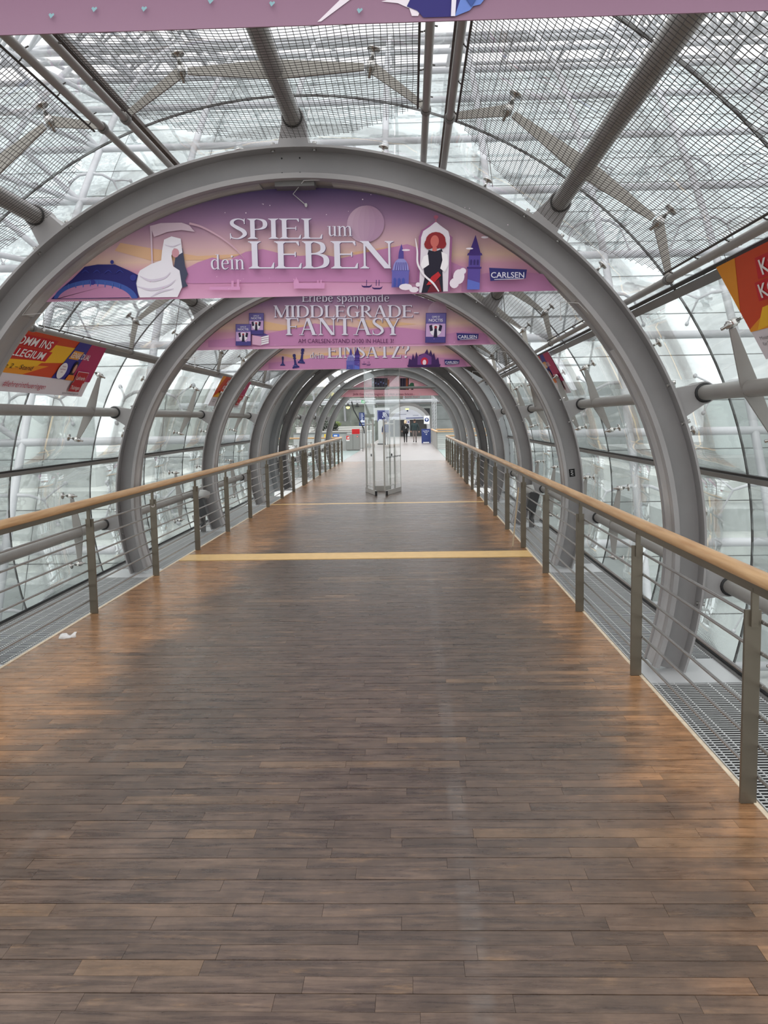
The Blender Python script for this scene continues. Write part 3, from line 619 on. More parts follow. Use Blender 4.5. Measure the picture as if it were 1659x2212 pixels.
def purlin(bay, i):
    ya, yb = (ACY[bay] + 0.215, ACY[bay + 1] + 0.04); a = PUR[i]; ym = ACY[bay + 1] + 0.125
    t = thing('purlin_tube', PNAME[i] + ', ' + BETW[bay], 'roof tube', pol(RP, a, (ya + yb) / 2), 'purlin tubes between the rings')
    mb = MB(); mb.tube(pol(RP, a, ya), pol(RP, a, yb), 0.050 if i in (0, 6, 1, 5) else 0.055, 18); part('tube', mb, PAINT2, t)
    for y0, y1 in ((ya - 0.004, ya + 0.022), (yb - 0.022, yb + 0.004)): mb = MB(); mb.lathe(pol(RP, a, y0), (0, 1, 0), [(0, 0.05), (0, 0.066), (y1 - y0, 0.066), (y1 - y0, 0.05)], 18); part('end_collar', mb, DARK, t)
    for yy in (ACY[bay] + 0.125 + BAY * 0.21, ACY[bay] + 0.125 + BAY * 0.79):
        for n in NODES[i]:
            if bay > 4 and i in (2, 3, 4) and yy > 30: continue
            d = 1 if n > a else -1; p0 = pol(RP, a, yy); p1 = pol(2.95, n, yy)
            mb = MB(); mb.beam(p0, p0 + (p1 - p0) * 0.93, 0.016, 0.105, pol(1, a, 0) - pol(0, a, 0), 0, 0.016, 0.036); arm = part('arm', mb, ARM if i in (2, 3, 4) else PAINT2, t)
            fx = MB(); fixing(fx, n, yy); part('glass_fixing', fx, CHROME, arm)
        for q in TIE.get(i, ()):
            n = min(NODES[i], key=lambda z: abs(z - q)); p0 = pol(2.95, n, yy); p1 = pol(2.80, q, yy)
            mb = MB(); mb.beam(p0, p1, 0.014, 0.062, pol(1, n, 0) - pol(0, n, 0), 0, 0.014, 0.034); part('tie_arm', mb, ARM, t)
    return t
for bay in range(0, 8):
    if bay == 4: continue
    for i in range(7):
        if bay >= 5 and i in (2, 3, 4): continue
        purlin(bay, i)

# ------------------------------------------------------------------ slim tubes that carry the nets
RT = 2.79
TN = [(37.4, 'slim grey tube along the right edge of the right net'), (69.3, 'slim grey tube right of the crown seam, beside the right net'), (72.2, 'slim grey tube left of the right crown seam, beside the middle net'),
      (107.8, 'slim grey tube right of the left roof seam, beside the middle net'), (110.7, 'slim grey tube left of the left roof seam, beside the left net'), (142.6, 'slim grey tube along the left edge of the left net')]
for a, lab in TN:
    p0, p1 = pol(RT, a, 1.2), pol(RT, a, 20.8)
    t = thing('net_tube', lab, 'roof tube', pol(RT, a, 11), 'slim tubes that carry the nets')
    mb = MB(); mb.tube(p0, p1, 0.0215, 14); part('tube', mb, PAINT2, t)
    for k in range(0, 5):
        for fr in (.21, .79):
            mb = MB()
            yy = ACY[k] + 0.125 + BAY * fr
            if yy > 1.3: mb.lathe(pol(RT, a, yy - 0.02), (0, 1, 0), [(0, 0.024), (0, 0.030), (0.04, 0.030), (0.04, 0.024)], 14); part('sleeve', mb, FRAME, t)

# ------------------------------------------------------------------ nets under the roof
NB = [(38.3, 68.4, 'right'), (73.1, 106.9, 'middle'), (111.6, 141.7, 'left')]
NW = {'right': 'right', 'middle': 'middle', 'left': 'left'}
def net(bay, b):
    a0, a1, nm = NB[b]; yc0, yc1 = ACY[bay] + 0.125, ACY[bay + 1] + 0.125; rn = 2.775
    A, B = pol(rn, a0, 0), pol(rn, a1, 0); wd = (B - A).length; inn = -((A + B) / 2 - Vector((0, 0, ZC))).normalized()
    rr = random.Random(bay * 7 + b)
    ph = [rr.uniform(0, 6) for _ in range(6)]
    def P(u, y):
        p = A + (B - A) * u; sag = 0.03 * math.sin(PI * u) + 0.012 * math.sin(3 * u * PI + ph[0] + y * 2.2) * math.sin(PI * u)
        return Vector((p.x, y, p.z)) + inn * sag
    def ylim(u): e = 0.52 + 0.42 * (2 * u - 1) ** 2; return yc0 + e, yc1 - e
    mb = MB(); cell = 0.029; nu = int(wd / cell); tw = 0.0014
    def wire(pts):
        k = None
        for i, p in enumerate(pts):
            d = (pts[min(i + 1, len(pts) - 1)] - pts[max(i - 1, 0)]).normalized(); a = d.cross(inn).normalized() * tw; c = inn * tw
            q = mb.add([p - a - c * .6, p + a - c * .6, p + c])
            if k is not None:
                for j in range(3): mb.face([k + j, k + (j + 1) % 3, q + (j + 1) % 3, q + j])
            k = q
    for i in range(nu + 1):
        u = i / nu; y0, y1 = ylim(u); n = 16
        wire([P(u + 0.10 * cell / wd * math.sin(j * 1.3 + i), y0 + (y1 - y0) * j / n) for j in range(n + 1)])
    y = yc0 + 0.52
    while y < yc1 - 0.52:
        us = [u / 24 for u in range(25) if ylim(u / 24)[0] <= y <= ylim(u / 24)[1]]
        if len(us) > 1: wire([P(u, y + 0.006 * math.sin(u * 23 + y * 5)) for u in us])
        y += cell
    t = thing('safety_net', 'dark wire %s net under the glass roof, %s' % (NW[nm], BETW[bay]), 'net', P(0.5, (yc0 + yc1) / 2), 'bird nets under the roof')
    part('mesh', mb, NET, t, kind='stuff')
    for u, a in ((0, a0), (1, a1)):
        rp = MB(); y0, y1 = ylim(u); rp.tube(P(u, y0 - .02), P(u, y1 + .02), 0.006, 6)
        ta = {0: (37.4, 69.3), 1: (72.2, 107.8), 2: (110.7, 142.6)}[b][u]
        for j in range(6):
            yy = y0 + 0.08 + (y1 - y0 - 0.16) * j / 5; c = pol(RT, ta, yy); e = P(u, yy); d = (e - c); rp.ptube([e, c + d.normalized() * 0.028], 0.004, 5); q = c - d.normalized() * 0.03 + (c - Vector((0, yy, ZC))).normalized() * 0.02; rp.ptube([c + d.normalized() * .026, c + (c - Vector((0, yy, ZC))).normalized() * 0.027, q], 0.004, 5)
        part('edge_rope', rp, NET, t)
for bay in range(0, 4):
    for b in range(3): net(bay, b)

# ------------------------------------------------------------------ gratings beside the walk
tb = MB()
for s in (-1, 1): tb.lohi((s * 2.30, -3.5, -0.20), (s * 3.0, 20.8, -0.17))
tray = part('under_tray', tb, TRAY, floor)
for k in range(0, 5):
    for s in (-1, 1):
        y0, y1 = (ACY[k] + 0.37 if k else 1.9), ACY[k + 1] - 0.225
        if k == 4: y1 = 20.6
        t = thing('floor_grating', 'galvanised floor grating beyond the %s railing, %s' % ('left' if s < 0 else 'right', BETW[k]), 'grating', (s * 2.6, (y0 + y1) / 2, 0), 'floor gratings beside the walk')
        mb = MB(); y = y0 + 0.02
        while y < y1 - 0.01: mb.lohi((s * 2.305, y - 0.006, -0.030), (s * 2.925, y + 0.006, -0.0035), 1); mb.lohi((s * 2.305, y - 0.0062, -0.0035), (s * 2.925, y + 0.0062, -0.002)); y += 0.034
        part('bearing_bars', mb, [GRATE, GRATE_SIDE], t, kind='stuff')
        mb = MB()
        for x in (2.34, 2.45, 2.56, 2.67, 2.78, 2.89): mb.lohi((s * (x - .003), y0, -0.016), (s * (x + .003), y1, -0.002))
        part('cross_rods', mb, GRATE, t)
        mb = MB(); mb.lohi((s * 2.30, y0, -0.032), (s * 2.306, y1, -0.001)); mb.lohi((s * 2.924, y0, -0.032), (s * 2.93, y1, -0.001)); part('frame', mb, GRATE, t)

# ------------------------------------------------------------------ railings
def railing(s):
    t = thing('railing', 'steel railing with beech handrail on the %s edge of the walk' % ('left' if s < 0 else 'right'), 'railing', (s * 2.243, 18, 0))
    x = s * 2.243; ys = ([1.95 + 2.0 * i for i in range(0, 12)] if s < 0 else [1.86 + 1.985 * i for i in range(0, 12)])
    ys = [v for v in ys if v < 24.0] + [24.2, 24.62] + [26.55 + 1.83 * i for i in range(0, 7)]
    pm = MB(); pm.box((0, 0, 0.445), (0.072, 0.022, 0.89)); pme = pm.mesh('post', STEEL)
    bm = bmesh.new(); bm.from_mesh(pme); bmesh.ops.bevel(bm, geom=bm.edges[:], offset=0.002, segments=1, affect='EDGES'); bm.to_mesh(pme); bm.free()
    sm = MB(); sm.box((0, -0.020, 0.90), (0.030, 0.018, 0.165)); sm.box((0.0, -0.005, 0.985), (0.030, 0.05, 0.012)); sme = sm.mesh('saddle', STEEL)
    HB = (0.12, 0.264, 0.403, 0.545, 0.69, 0.832)
    stm = MB()
    for z in HB: stm.tube((0, 0, z), (s * 0.046, 0, z), 0.006, 8); stm.tube((s * 0.046, -0.03, z), (s * 0.046, 0.03, z), 0.0105, 8)
    stme = stm.mesh('bar_clip', ROD)
    for yy in ys:
        po = piece('post', pme, (x, yy, 0), t); piece('saddle', sme, (x, yy, 0), po); piece('bar_clips', stme, (x, yy, 0), po)['kind'] = 'stuff'
    if s < 0:
        for yy in (9.95, 18.0):
            m_ = MB(); m_.lathe((x, yy - 0.011, 0.84 - 0.02), (0, -1, 0), [(0, 0.024), (0.003, 0.022), (0.003, 0.0)], 16); part('round_tag', m_, mat('pale_tag', rgb(200, 196, 190), .5), t, 'small round pale tag on a post')
    a, b = ys[0] - 0.9, 37.45
    for z in HB:
        for q0, q1 in ((a, 24.2), (24.62, b)):
            mb = MB(); mb.tube((x + s * 0.046, q0, z), (x + s * 0.046, q1, z), 0.0088, 10); part('rail_bar', mb, ROD, t)
    y = a; cuts = [a, 5.5 if s > 0 else 5.0, 7.9 if s > 0 else 8.95, 12.3, 16.4, 20.5, 24.38, 28.6, 32.8, b]
    for q0, q1 in zip(cuts, cuts[1:]):
        mb = MB(); mb.tube((x, q0 + 0.0008, 1.043), (x, q1 - 0.0008, 1.043), 0.035, 24); part('handrail', mb, BEECH, t)
    mb = MB()
    for q0, q1 in ((a, 24.36), (24.40, b)): mb.lohi((x - 0.012, q0, 0.972), (x + 0.012, q1, 1.012))
    part('handrail_web', mb, STEEL, t)
    # return at the far end
    ln = 3.0 if s < 0 else 2.4
    mb = MB(); mb.tube((x - s * 0.03, 37.45, 1.043), (x + s * ln, 37.45, 1.043), 0.035, 16); part('handrail', mb, BEECH, t)
    for z in HB: mb = MB(); mb.tube((x, 37.49, z), (x + s * ln, 37.49, z), 0.0088, 8); part('rail_bar', mb, ROD, t)
    for i in (1, 2): piece('post', pme, (x + s * i * ln / 2, 37.45, 0), t)
    return t
railing(1); railing(-1)

# ------------------------------------------------------------------ printed banners hung in the rings
def ramp_mat(name, stops):
    m = bpy.data.materials.new(name); m.use_nodes = True; n = m.node_tree; b = n.nodes['Principled BSDF']; b.inputs['Roughness'].default_value = 0.5; b.inputs['Specular IOR Level'].default_value = 0.3
    t = n.nodes.new('ShaderNodeTexCoord'); s_ = n.nodes.new('ShaderNodeSeparateXYZ'); c = n.nodes.new('ShaderNodeValToRGB')
    n.links.new(t.outputs['Object'], s_.inputs[0]); n.links.new(s_.outputs['Z'], c.inputs[0]); n.links.new(c.outputs[0], b.inputs['Base Color'])
    e = c.color_ramp.elements
    while len(e) < len(stops): e.new(0.5)
    for q, (p, col) in zip(e, stops): q.position = p; q.color = rgb(*col)
    return m
DUSK = ramp_mat('dusk_print', [(0.0, (222, 166, 198)), (0.10, (208, 146, 182)), (0.19, (212, 156, 176)), (0.25, (226, 190, 172)), (0.34, (208, 170, 176)), (0.50, (160, 124, 156)), (0.70, (86, 72, 116))])
ROSE = ramp_mat('rose_print', [(0.0, (232, 166, 176)), (0.25, (226, 164, 176)), (0.7, (216, 166, 178))])
BACKLIT_DUSK = ramp_mat('backlit_dusk_print', [(0.0, (140, 108, 128)), (0.08, (132, 98, 120)), (0.7, (80, 66, 104))])  # darker dusk print: backlit shade of the overhead banner put into its colour
ZB = 2.597
def banner(k, label, m, group='printed banners in the rings'):
    y0 = ACY[k] + (0.150 if k else 0.29); t = thing('banner', label, 'banner', (0, y0, ZB), group); rb = 2.488
    a0 = math.degrees(math.asin((ZB - ZC) / rb)); pts = [pol(rb, a0 + (180 - 2 * a0) * i / 40, y0) for i in range(41)]
    mb = MB(); mb.prism(pts, (0, 0.004, 0)); part('sheet', mb, m, t)
    for a in (42, 88.5, 138): tm = MB(); p = pol(2.50, a, y0 - 0.13); q = pol(2.44, a + (2 if a < 90 else -2), y0 - 0.03); tm.ptube([pol(2.51, a - 3, y0 - 0.12), p, q, pol(2.37, a, y0 - 0.012)], 0.003, 5); tm.blob(pol(2.37, a, y0 - 0.015), (0.010, 0.008, 0.014), 8, 6); part('tie', tm, mat('pale_tie', rgb(205, 205, 205), .4), t)
    return t, Sheet(t, (0, y0, 0), (1, 0, 0), (0, 0, 1), (0, -1, 0))
class Map:
    def __init__(s, a, b, c, d, e, f): s.k = (a, b, c, d, e, f)
    def __call__(s, x, y): a, b, c, d, e, f = s.k; return (a * x + b * y + c, d * x + e * y + f)
    def L(s, polys): return [[s(*p) for p in q] for q in polys]
    def text(s, fn, txt, x0, x1, base, top):                  # put lettering on the baseline given in layout units
        p, q, r = s(x0, base), s(x1, base), s(x0, top); h = r[1] - p[1]; wd = q[0] - p[0]; sl = (q[1] - p[1]) / wd
        return [[(x, y + (x - p[0]) * sl) for x, y in P] for P in fn(txt, p[0], p[1], h, wd)]
SILV = (226, 222, 236); NAVY = (44, 44, 110); SHADE = (96, 66, 104)
def lettering(S, m, name, fn, txt, x0, x1, base, top, col=SILV, shadow=True):
    P = m.text(fn, txt, x0, x1, base, top); lay = []
    if shadow: o = (m(1, 0)[0] - m(0, 0)[0]) * 1.3; lay.append((SHADE, [[(x + o, y - o * .8) for x, y in q] for q in P]))
    lay.append((col, P)); S.art(name, lay)
def logo(S, m, q, x0, x1, base, top):
    S.art('publisher_tag', [(NAVY, m.L([q])), ((226, 222, 236), m.text(sans, ('CARLSEN', 0.012, 0), x0, x1, base, top) + m.L([[(x0 + (x1 - x0) * .1, base + (base - top) * .26), (x1 - 1, base + (base - top) * .12), (x1 - 1, base + (base - top) * .22), (x0 + (x1 - x0) * .1, base + (base - top) * .36)]]))])
def sparkle(S, m, box, n, seed, d=1.0, col=(232, 214, 226)):
    r = random.Random(seed); S.art('stars', [(col, m.L([disc(r.uniform(box[0], box[2]), r.uniform(box[1], box[3]), d * r.uniform(.7, 1.4), None, 6) for _ in range(n)]))])
def gondolas(S, m, x, y, k):
    g = lambda ox, oy: [(x + (ox + px) * k, y + (oy + py) * k) for px, py in ((0, -4), (1.5, -1), (5, 0.2), (18, 0.2), (21, -1), (24, -4), (22, 2), (18, 4), (6, 4), (2, 2))]
    S.art('gondolas', [((58, 34, 96), m.L([g(0, 0), g(23, 4)])), ((70, 44, 104), m.L([rc(x + a * k, y - 13 * k, x + (a + 1.6) * k, y) for a in (11, 32, 38)]))])
def domes(S, m, cx, y0, k):
    q = lambda pts: [(cx + px * k, y0 + py * k) for px, py in pts]
    S.art('domed_church', [((104, 100, 178), m.L([q([(-18, 0), (18, 0), (18, -36), (-18, -36)]), q([(-19, -34), (19, -34), (19, -38), (-19, -38)])])),
        ((146, 144, 206), m.L([q([(17 * math.cos(i * PI / 12), -37 - 26 * math.sin(i * PI / 12)) for i in range(13)])])),
        ((84, 72, 150), m.L([q([(x - .8, -37), (x + .8, -37), (x * .8 + .8, -54), (x * .8 - .8, -54)]) for x in (-12, -7, -2, 3, 8, 13)] + [q([(-6, -62), (6, -62), (5, -76), (-5, -76)]), q([(-5, -76), (5, -76), (0, -94)])])),
        ((70, 84, 170), m.L([q([(a, -2), (a + 5, -2), (a + 5, -18), (a + 2.5, -21), (a, -18)]) for a in (-14, -5, 4)]))])
def tower(S, m, cx, y0, k):
    q = lambda pts: [(cx + px * k, y0 + py * k) for px, py in pts]
    S.art('bell_tower', [((92, 74, 156), m.L([q([(-13, 0), (13, 0), (13, -44), (-13, -44)]), q([(-12, -48), (12, -48), (12, -72), (-12, -72)])])),
        ((66, 42, 118), m.L([q([(-16, -72), (16, -72), (14, -77), (-14, -77)]), q([(-12, -77), (12, -77), (0, -115)]), q([(-15, -44), (15, -44), (15, -48), (-15, -48)])])),
        ((60, 44, 112), m.L([q([(a, -52), (a + 4, -52), (a + 4, -61), (a + 2, -64), (a, -61)]) for a in (-9, -2, 5)])), ((96, 110, 196), m.L([q([(-13, 0), (13, 0), (13, -14), (-13, -22)])]))])
def hills(S, m, pts, col=(196, 134, 178)): S.art('hills', [(col, m.L([q for q in pts]))])

t1, S1 = banner(1, 'pink dusk banner reading SPIEL um dein LEBEN, nearest of the hung banners in full view', DUSK)
m1 = Map(0.003149, -0.000154, -1.954318, -6.8e-05, -0.003038, 4.585304)
S1.art('dusk_streaks', [((222, 178, 142), m1.L([[(262, 523), (330, 535), (430, 552), (520, 548), (560, 540), (480, 560), (330, 562), (250, 540)], [(760, 545), (860, 530), (910, 535), (905, 555), (800, 560)]]))])
hills(S1, m1, [[(330, 600), (400, 582), (430, 566), (462, 555), (494, 563), (534, 543), (570, 537), (606, 546), (650, 552), (700, 549), (740, 557), (800, 543), (845, 534), (880, 527), (930, 545), (990, 572), (1040, 590), (1000, 612), (700, 608), (420, 612)],
               [(1000, 600), (1050, 590), (1110, 585), (1172, 592), (1200, 628), (1000, 630)]])
def moon(S, m, cx, cy, r, c0, c1):
    lay = []
    for i in range(6):
        k = 1 - i * 0.30; c = tuple(round(a + (b - a) * i / 5) for a, b in zip(c0, c1))
        ang = [PI / 2 + PI * j / 16 for j in range(17)]
        lay.append((c, m.L([[(cx + r * k * math.cos(a), cy - r * math.sin(a)) for a in ang] + [(cx - r * math.cos(a), cy - r * math.sin(a)) for a in ang[::-1]]])))
    S.art('moon', lay)
moon(S1, m1, 790, 484, 40, (196, 164, 186), (176, 140, 168))
S1.art('scythe', [((214, 190, 204), m1.L([[(327, 487), (331, 486), (334, 575), (331, 575)], [(328, 487), (350, 481), (395, 480), (412, 486), (424, 500), (395, 496), (365, 500), (336, 511)]])), ((206, 168, 184), m1.L(st([(412, 482, 5), (440, 490, 4), (480, 512, 3.5), (510, 535, 3), (531, 558, .6)])))])
S1.art('veiled_figure', [((70, 74, 96), m1.L([[(386, 532), (398, 536), (404, 575), (410, 592), (404, 606), (410, 618), (398, 622), (386, 600), (380, 575)]])), ((236, 232, 240), m1.L([[(358, 517), (374, 510), (394, 515), (398, 545), (390, 550), (380, 535), (374, 552), (378, 575), (392, 584), (398, 620), (388, 642), (306, 643), (297, 622), (296, 604), (306, 584), (330, 570), (352, 562), (354, 540)]])),
    ((206, 150, 160), m1.L([disc(383, 546, 8, 10, 12)])), ((212, 202, 218), m1.L([st([(306, 596, 1), (330, 606, 5), (360, 600, 4), (372, 588, 1)], 4)[i] for i in range(12)] + st([(300, 618, 1), (330, 626, 5), (366, 618, 4), (384, 604, 1)], 4) + st([(330, 642, 1), (352, 630, 4), (380, 624, 1)], 4) + st([(360, 528, 1), (376, 532, 2.5), (394, 526, 1)], 4)))])
S1.art('navy_arch', [((34, 32, 104), m1.L([[(112, 647), (136, 622), (160, 602), (186, 576), (214, 571), (236, 571), (252, 571), (282, 584), (302, 594), (298, 612), (304, 644)]])), ((58, 84, 158), m1.L([disc(210, 650, 92, 46, 24, 186, 354) + disc(208, 652, 82, 38, 24, 350, 190)])), ((178, 122, 158), m1.L([[(124, 646)] + disc(208, 652, 82, 38, 24, 188, 352)[::1] + [(284, 643)]])),
    ((44, 50, 132), m1.L([disc(246, 566, 4, 4.5, 10), disc(292, 600, 7, 7, 12), disc(203, 610, 7, 6, 10)] + [st([(x, 590, 1), (x + 8, 584, 3), (x + 16, 590, 1)], 3)[j] for x in (180, 205, 230, 255) for j in range(6)])), ((70, 96, 168), m1.L([[(x, 618 - abs(x - 205) * -.12), (x + 2, 618 - abs(x - 205) * -.12), (x + 2, 606 + abs(x - 205) * .14), (x, 606 + abs(x - 205) * .14)] for x in range(150, 270, 16)]))])
S1.art('pale_skyline', [((218, 156, 198), m1.L([rc(458, 620, 524, 627), rc(505, 607, 510, 622), rc(517, 604, 522, 624), rc(640, 612, 706, 624), disc(645, 612, 6, 9, 10), rc(644, 600, 646, 606), rc(690, 606, 693, 622), rc(697, 605, 700, 622)]))])
lettering(S1, m1, 'lettering', serif, 'SPIEL', 499, 695, 516.5, 473); lettering(S1, m1, 'lettering', serif, 'um', 709, 763, 511, 478.5)
lettering(S1, m1, 'lettering', serif, 'dein', 460, 533, 582.5, 550); lettering(S1, m1, 'lettering', serif, 'LEBEN', 542, 851, 581, 522)
domes(S1, m1, 868, 622, 1.0); tower(S1, m1, 1024, 627, 1.02); gondolas(S1, m1, 785, 619, 0.98)
S1.art('pointed_niche', [((150, 92, 136), m1.L([[(904, 634), (904, 514), (909, 500), (922, 491), (937, 481), (975, 515), (975, 631)]])), ((226, 218, 228), m1.L([[(909, 634), (909, 516), (913, 502), (926, 493), (939, 482), (953, 493), (966, 502), (970, 516), (970, 631)]])), ((176, 96, 120), m1.L([disc(939, 472, 5, 4, 10), rc(938, 474, 940, 483)]))])
S1.art('archer_figure', [((34, 30, 48), m1.L([[(926, 542), (939, 546), (954, 540), (960, 560), (957, 590), (960, 632), (914, 635), (920, 600), (916, 578), (922, 560)]])), ((244, 240, 244), m1.L([[(916, 556), (925, 552), (928, 574), (914, 584), (910, 574)], [(953, 546), (966, 552), (969, 574), (962, 590), (952, 582), (956, 564)]])), ((140, 36, 44), m1.L([disc(940, 522, 21, 18, 16), disc(926, 530, 10, 11, 10), disc(954, 530, 9, 10, 10)])), ((200, 104, 96), m1.L([disc(938, 524, 9, 13, 14), rc(934, 536, 943, 545)])), ((186, 40, 48), m1.L([[(934, 600), (948, 589), (954, 597), (938, 616), (924, 618)]])), ((110, 30, 46), m1.L([[(934, 616), (950, 606), (957, 632), (926, 634)]]))])
S1.art('bow', [((236, 230, 236), m1.L(st([(897, 518, 1.2), (902, 545, 3.5), (904, 572, 4), (918, 596, 4), (938, 614, 4), (951, 632, 2.5)])))])
S1.art('clouds', [((236, 226, 236), m1.L([disc(992, 600, 12, 16, 14), disc(983, 614, 10, 11, 12), disc(1000, 588, 7, 7, 10), disc(880, 622, 14, 7, 12), disc(898, 628, 10, 6, 12), disc(906, 617, 5, 5, 8), disc(878, 543, 9, 2, 8), disc(1043, 516, 8, 2.4, 8), disc(1012, 540, 8, 2, 8)]))])
logo(S1, m1, [(1055, 581), (1135, 585), (1133, 604), (1059, 609.5)], 1060, 1130, 602.5, 590)
sparkle(S1, m1, (480, 425, 900, 470), 10, 1); sparkle(S1, m1, (320, 595, 800, 630), 12, 2, 1.1, (224, 176, 206)); sparkle(S1, m1, (980, 450, 1100, 500), 3, 4)

t2, S2 = banner(2, 'pink dusk banner about middle grade fantasy, second in view', DUSK)
m2 = Map(0.00536, -0.000199, -3.860704, -0.000106, -0.005244, 6.610317)
S2.art('dusk_streaks', [((224, 182, 142), m2.L([[(555, 690), (620, 703), (700, 700), (640, 716), (570, 712)], [(770, 690), (850, 694), (900, 700), (800, 708)]]))])
hills(S2, m2, [[(450, 735), (520, 729), (560, 724), (612, 713), (660, 705), (680, 698), (705, 702), (740, 703), (800, 712), (850, 706), (900, 711), (960, 722), (1000, 716), (1045, 720), (1060, 742), (750, 745), (450, 750)]])
moon(S2, m2, 944, 671, 20, (198, 166, 186), (188, 152, 174))
lettering(S2, m2, 'lettering', serif, 'Erlebe spannende', 652.5, 840, 651.8, 634.5); lettering(S2, m2, 'lettering', serif, 'MIDDLEGRADE-', 591, 904, 685.6, 659.6); lettering(S2, m2, 'lettering', serif, 'FANTASY', 618, 866, 723.6, 687.2)
lettering(S2, m2, 'lettering', sans, ('AM CARLSEN-STAND D100 IN HALLE 3!', 0, 0), 646, 852, 741.2, 731.6, (84, 34, 78), False)
def book(S, m, x0, y0, x1, y1):
    w_, h = x1 - x0, y1 - y0; P = lambda a, b: (x0 + a * w_, y0 + b * h); R_ = lambda a, b, c, d: [P(a, b), P(c, b), P(c, d), P(a, d)]
    S.art('printed_book', [((70, 60, 120), m.L([R_(-.03, -.02, 1.04, 1.01)])), ((104, 94, 156), m.L([R_(0, 0, 1, .35)])), ((196, 160, 204), m.L([R_(0, .35, 1, .8)])), ((74, 66, 132), m.L([R_(0, .80, 1, 1)])), ((232, 226, 236), m.L([[P(.5 + .30 * math.cos(i * PI / 8), .58 + .2 * math.sin(i * PI / 8)) for i in range(16)]])),
        ((40, 34, 60), m.L([[P(.16, .42), P(.30, .38), P(.36, .58), P(.22, .62)], [P(.64, .58), P(.70, .38), P(.84, .42), P(.78, .62)], [P(.44, .5), P(.56, .5), P(.60, .82), P(.40, .82)]])), ((150, 44, 60), m.L([[P(.5 + .08 * math.cos(i * PI / 4), .47 + .05 * math.sin(i * PI / 4)) for i in range(8)]])),
        ((238, 234, 242), m.text(sans, ('GAME OF', 0, 0), x0 + w_ * .3, x0 + w_ * .7, y0 + h * .15, y0 + h * .08) + m.text(sans, ('NOCTIS', 0.01, 0), x0 + w_ * .14, x0 + w_ * .86, y0 + h * .28, y0 + h * .18))])
S2.art('book_stack', [((88, 74, 140), m2.L([[(545, 722), (570, 719), (582, 724), (556, 728)]])), ((214, 168, 196), m2.L([[(546, 724), (566, 727), (566, 747), (546, 744)]])), ((236, 232, 238), m2.L([[(566, 728 + i * 4.6), (582, 724 + i * 4.6), (582, 727.6 + i * 4.6), (566, 731.4 + i * 4.6)] for i in range(4)]))])
book(S2, m2, 540, 677, 570, 722); book(S2, m2, 511.5, 701, 543, 746.5); book(S2, m2, 920.5, 678, 961.5, 740.5)
logo(S2, m2, [(985.5, 720), (1033, 722), (1031.8, 733), (988.5, 736)], 989, 1029.5, 731.6, 724.4)
sparkle(S2, m2, (520, 728, 1000, 750), 12, 5, .8, (228, 186, 212)); sparkle(S2, m2, (560, 645, 640, 668), 3, 6, .8)

t3, S3 = banner(3, 'pink dusk banner with chess pieces reading dein EINSATZ, third in view', DUSK)
m3 = Map(0.007574, -0.000302, -5.732197, -0.000145, -0.007462, 8.65143)
S3.art('dusk_streaks', [((224, 182, 142), m3.L([[(600, 764), (660, 768), (720, 760), (800, 758), (880, 764), (760, 772), (640, 776)]]))])
hills(S3, m3, [[(580, 784), (625, 780), (660, 776), (690, 768), (720, 768), (760, 765), (800, 770), (850, 767), (900, 770), (960, 773), (1000, 776), (1010, 792), (780, 796), (580, 797)]])
lettering(S3, m3, 'lettering', serif, 'dein', 670, 700, 773.8, 760.8); lettering(S3, m3, 'lettering', serif, 'EINSATZ?', 707, 884, 773, 744.5)
def chess(cx, yb, h, wd, tilt, crown):
    pr = [(-.5, 0), (.5, 0), (.48, .10), (.32, .14), (.17, .28), (.12, .60), (.26, .66), (.12, .70), (.22, .80), (.20, .92), (.08, 1.0 if not crown else .95)]
    pr = pr + [(-x, y) for x, y in pr[::-1]][:-1]
    return [(cx + x * wd + y * h * tilt, yb - y * h + x * wd * tilt) for x, y in pr]
S3.art('chess_pieces', [((48, 46, 108), m3.L([chess(611, 790, 20, 11, 0, 0), chess(640, 795, 32, 15, -.16, 1), chess(651, 785, 34, 16, .10, 1)])), ((90, 92, 156), m3.L([rc(607, 786, 612, 787), rc(633, 789, 641, 790.5), rc(646, 781, 652, 782)]))])
domes(S3, m3, 758, 798, .5); tower(S3, m3, 772, 798, .42); gondolas(S3, m3, 782, 786, 0.42)
S3.art('forest_house', [((64, 36, 92), m3.L([[(882, 790), (884, 774), (889, 778), (892, 764), (896, 776), (899, 760), (903, 772), (905, 767), (917, 763), (922, 754), (926, 766), (930, 756), (934, 768), (937, 762), (941, 778), (946, 772), (950, 790)]])), ((112, 66, 132), m3.L([[(902, 790), (902, 771), (917, 763), (932, 771), (932, 790)]])), ((190, 40, 70), m3.L([disc(917, 781, 8, 9, 14)])), ((238, 214, 226), m3.L([disc(917, 783, 4, 6, 10)])), ((58, 30, 84), m3.L([[(880, 789), (952, 787), (950, 793), (882, 793)]]))])
logo(S3, m3, [(959.5, 777), (992, 778), (991, 786), (961.5, 788)], 962, 989.5, 785, 780)
sparkle(S3, m3, (600, 778, 980, 796), 8, 8, .6, (228, 186, 212))

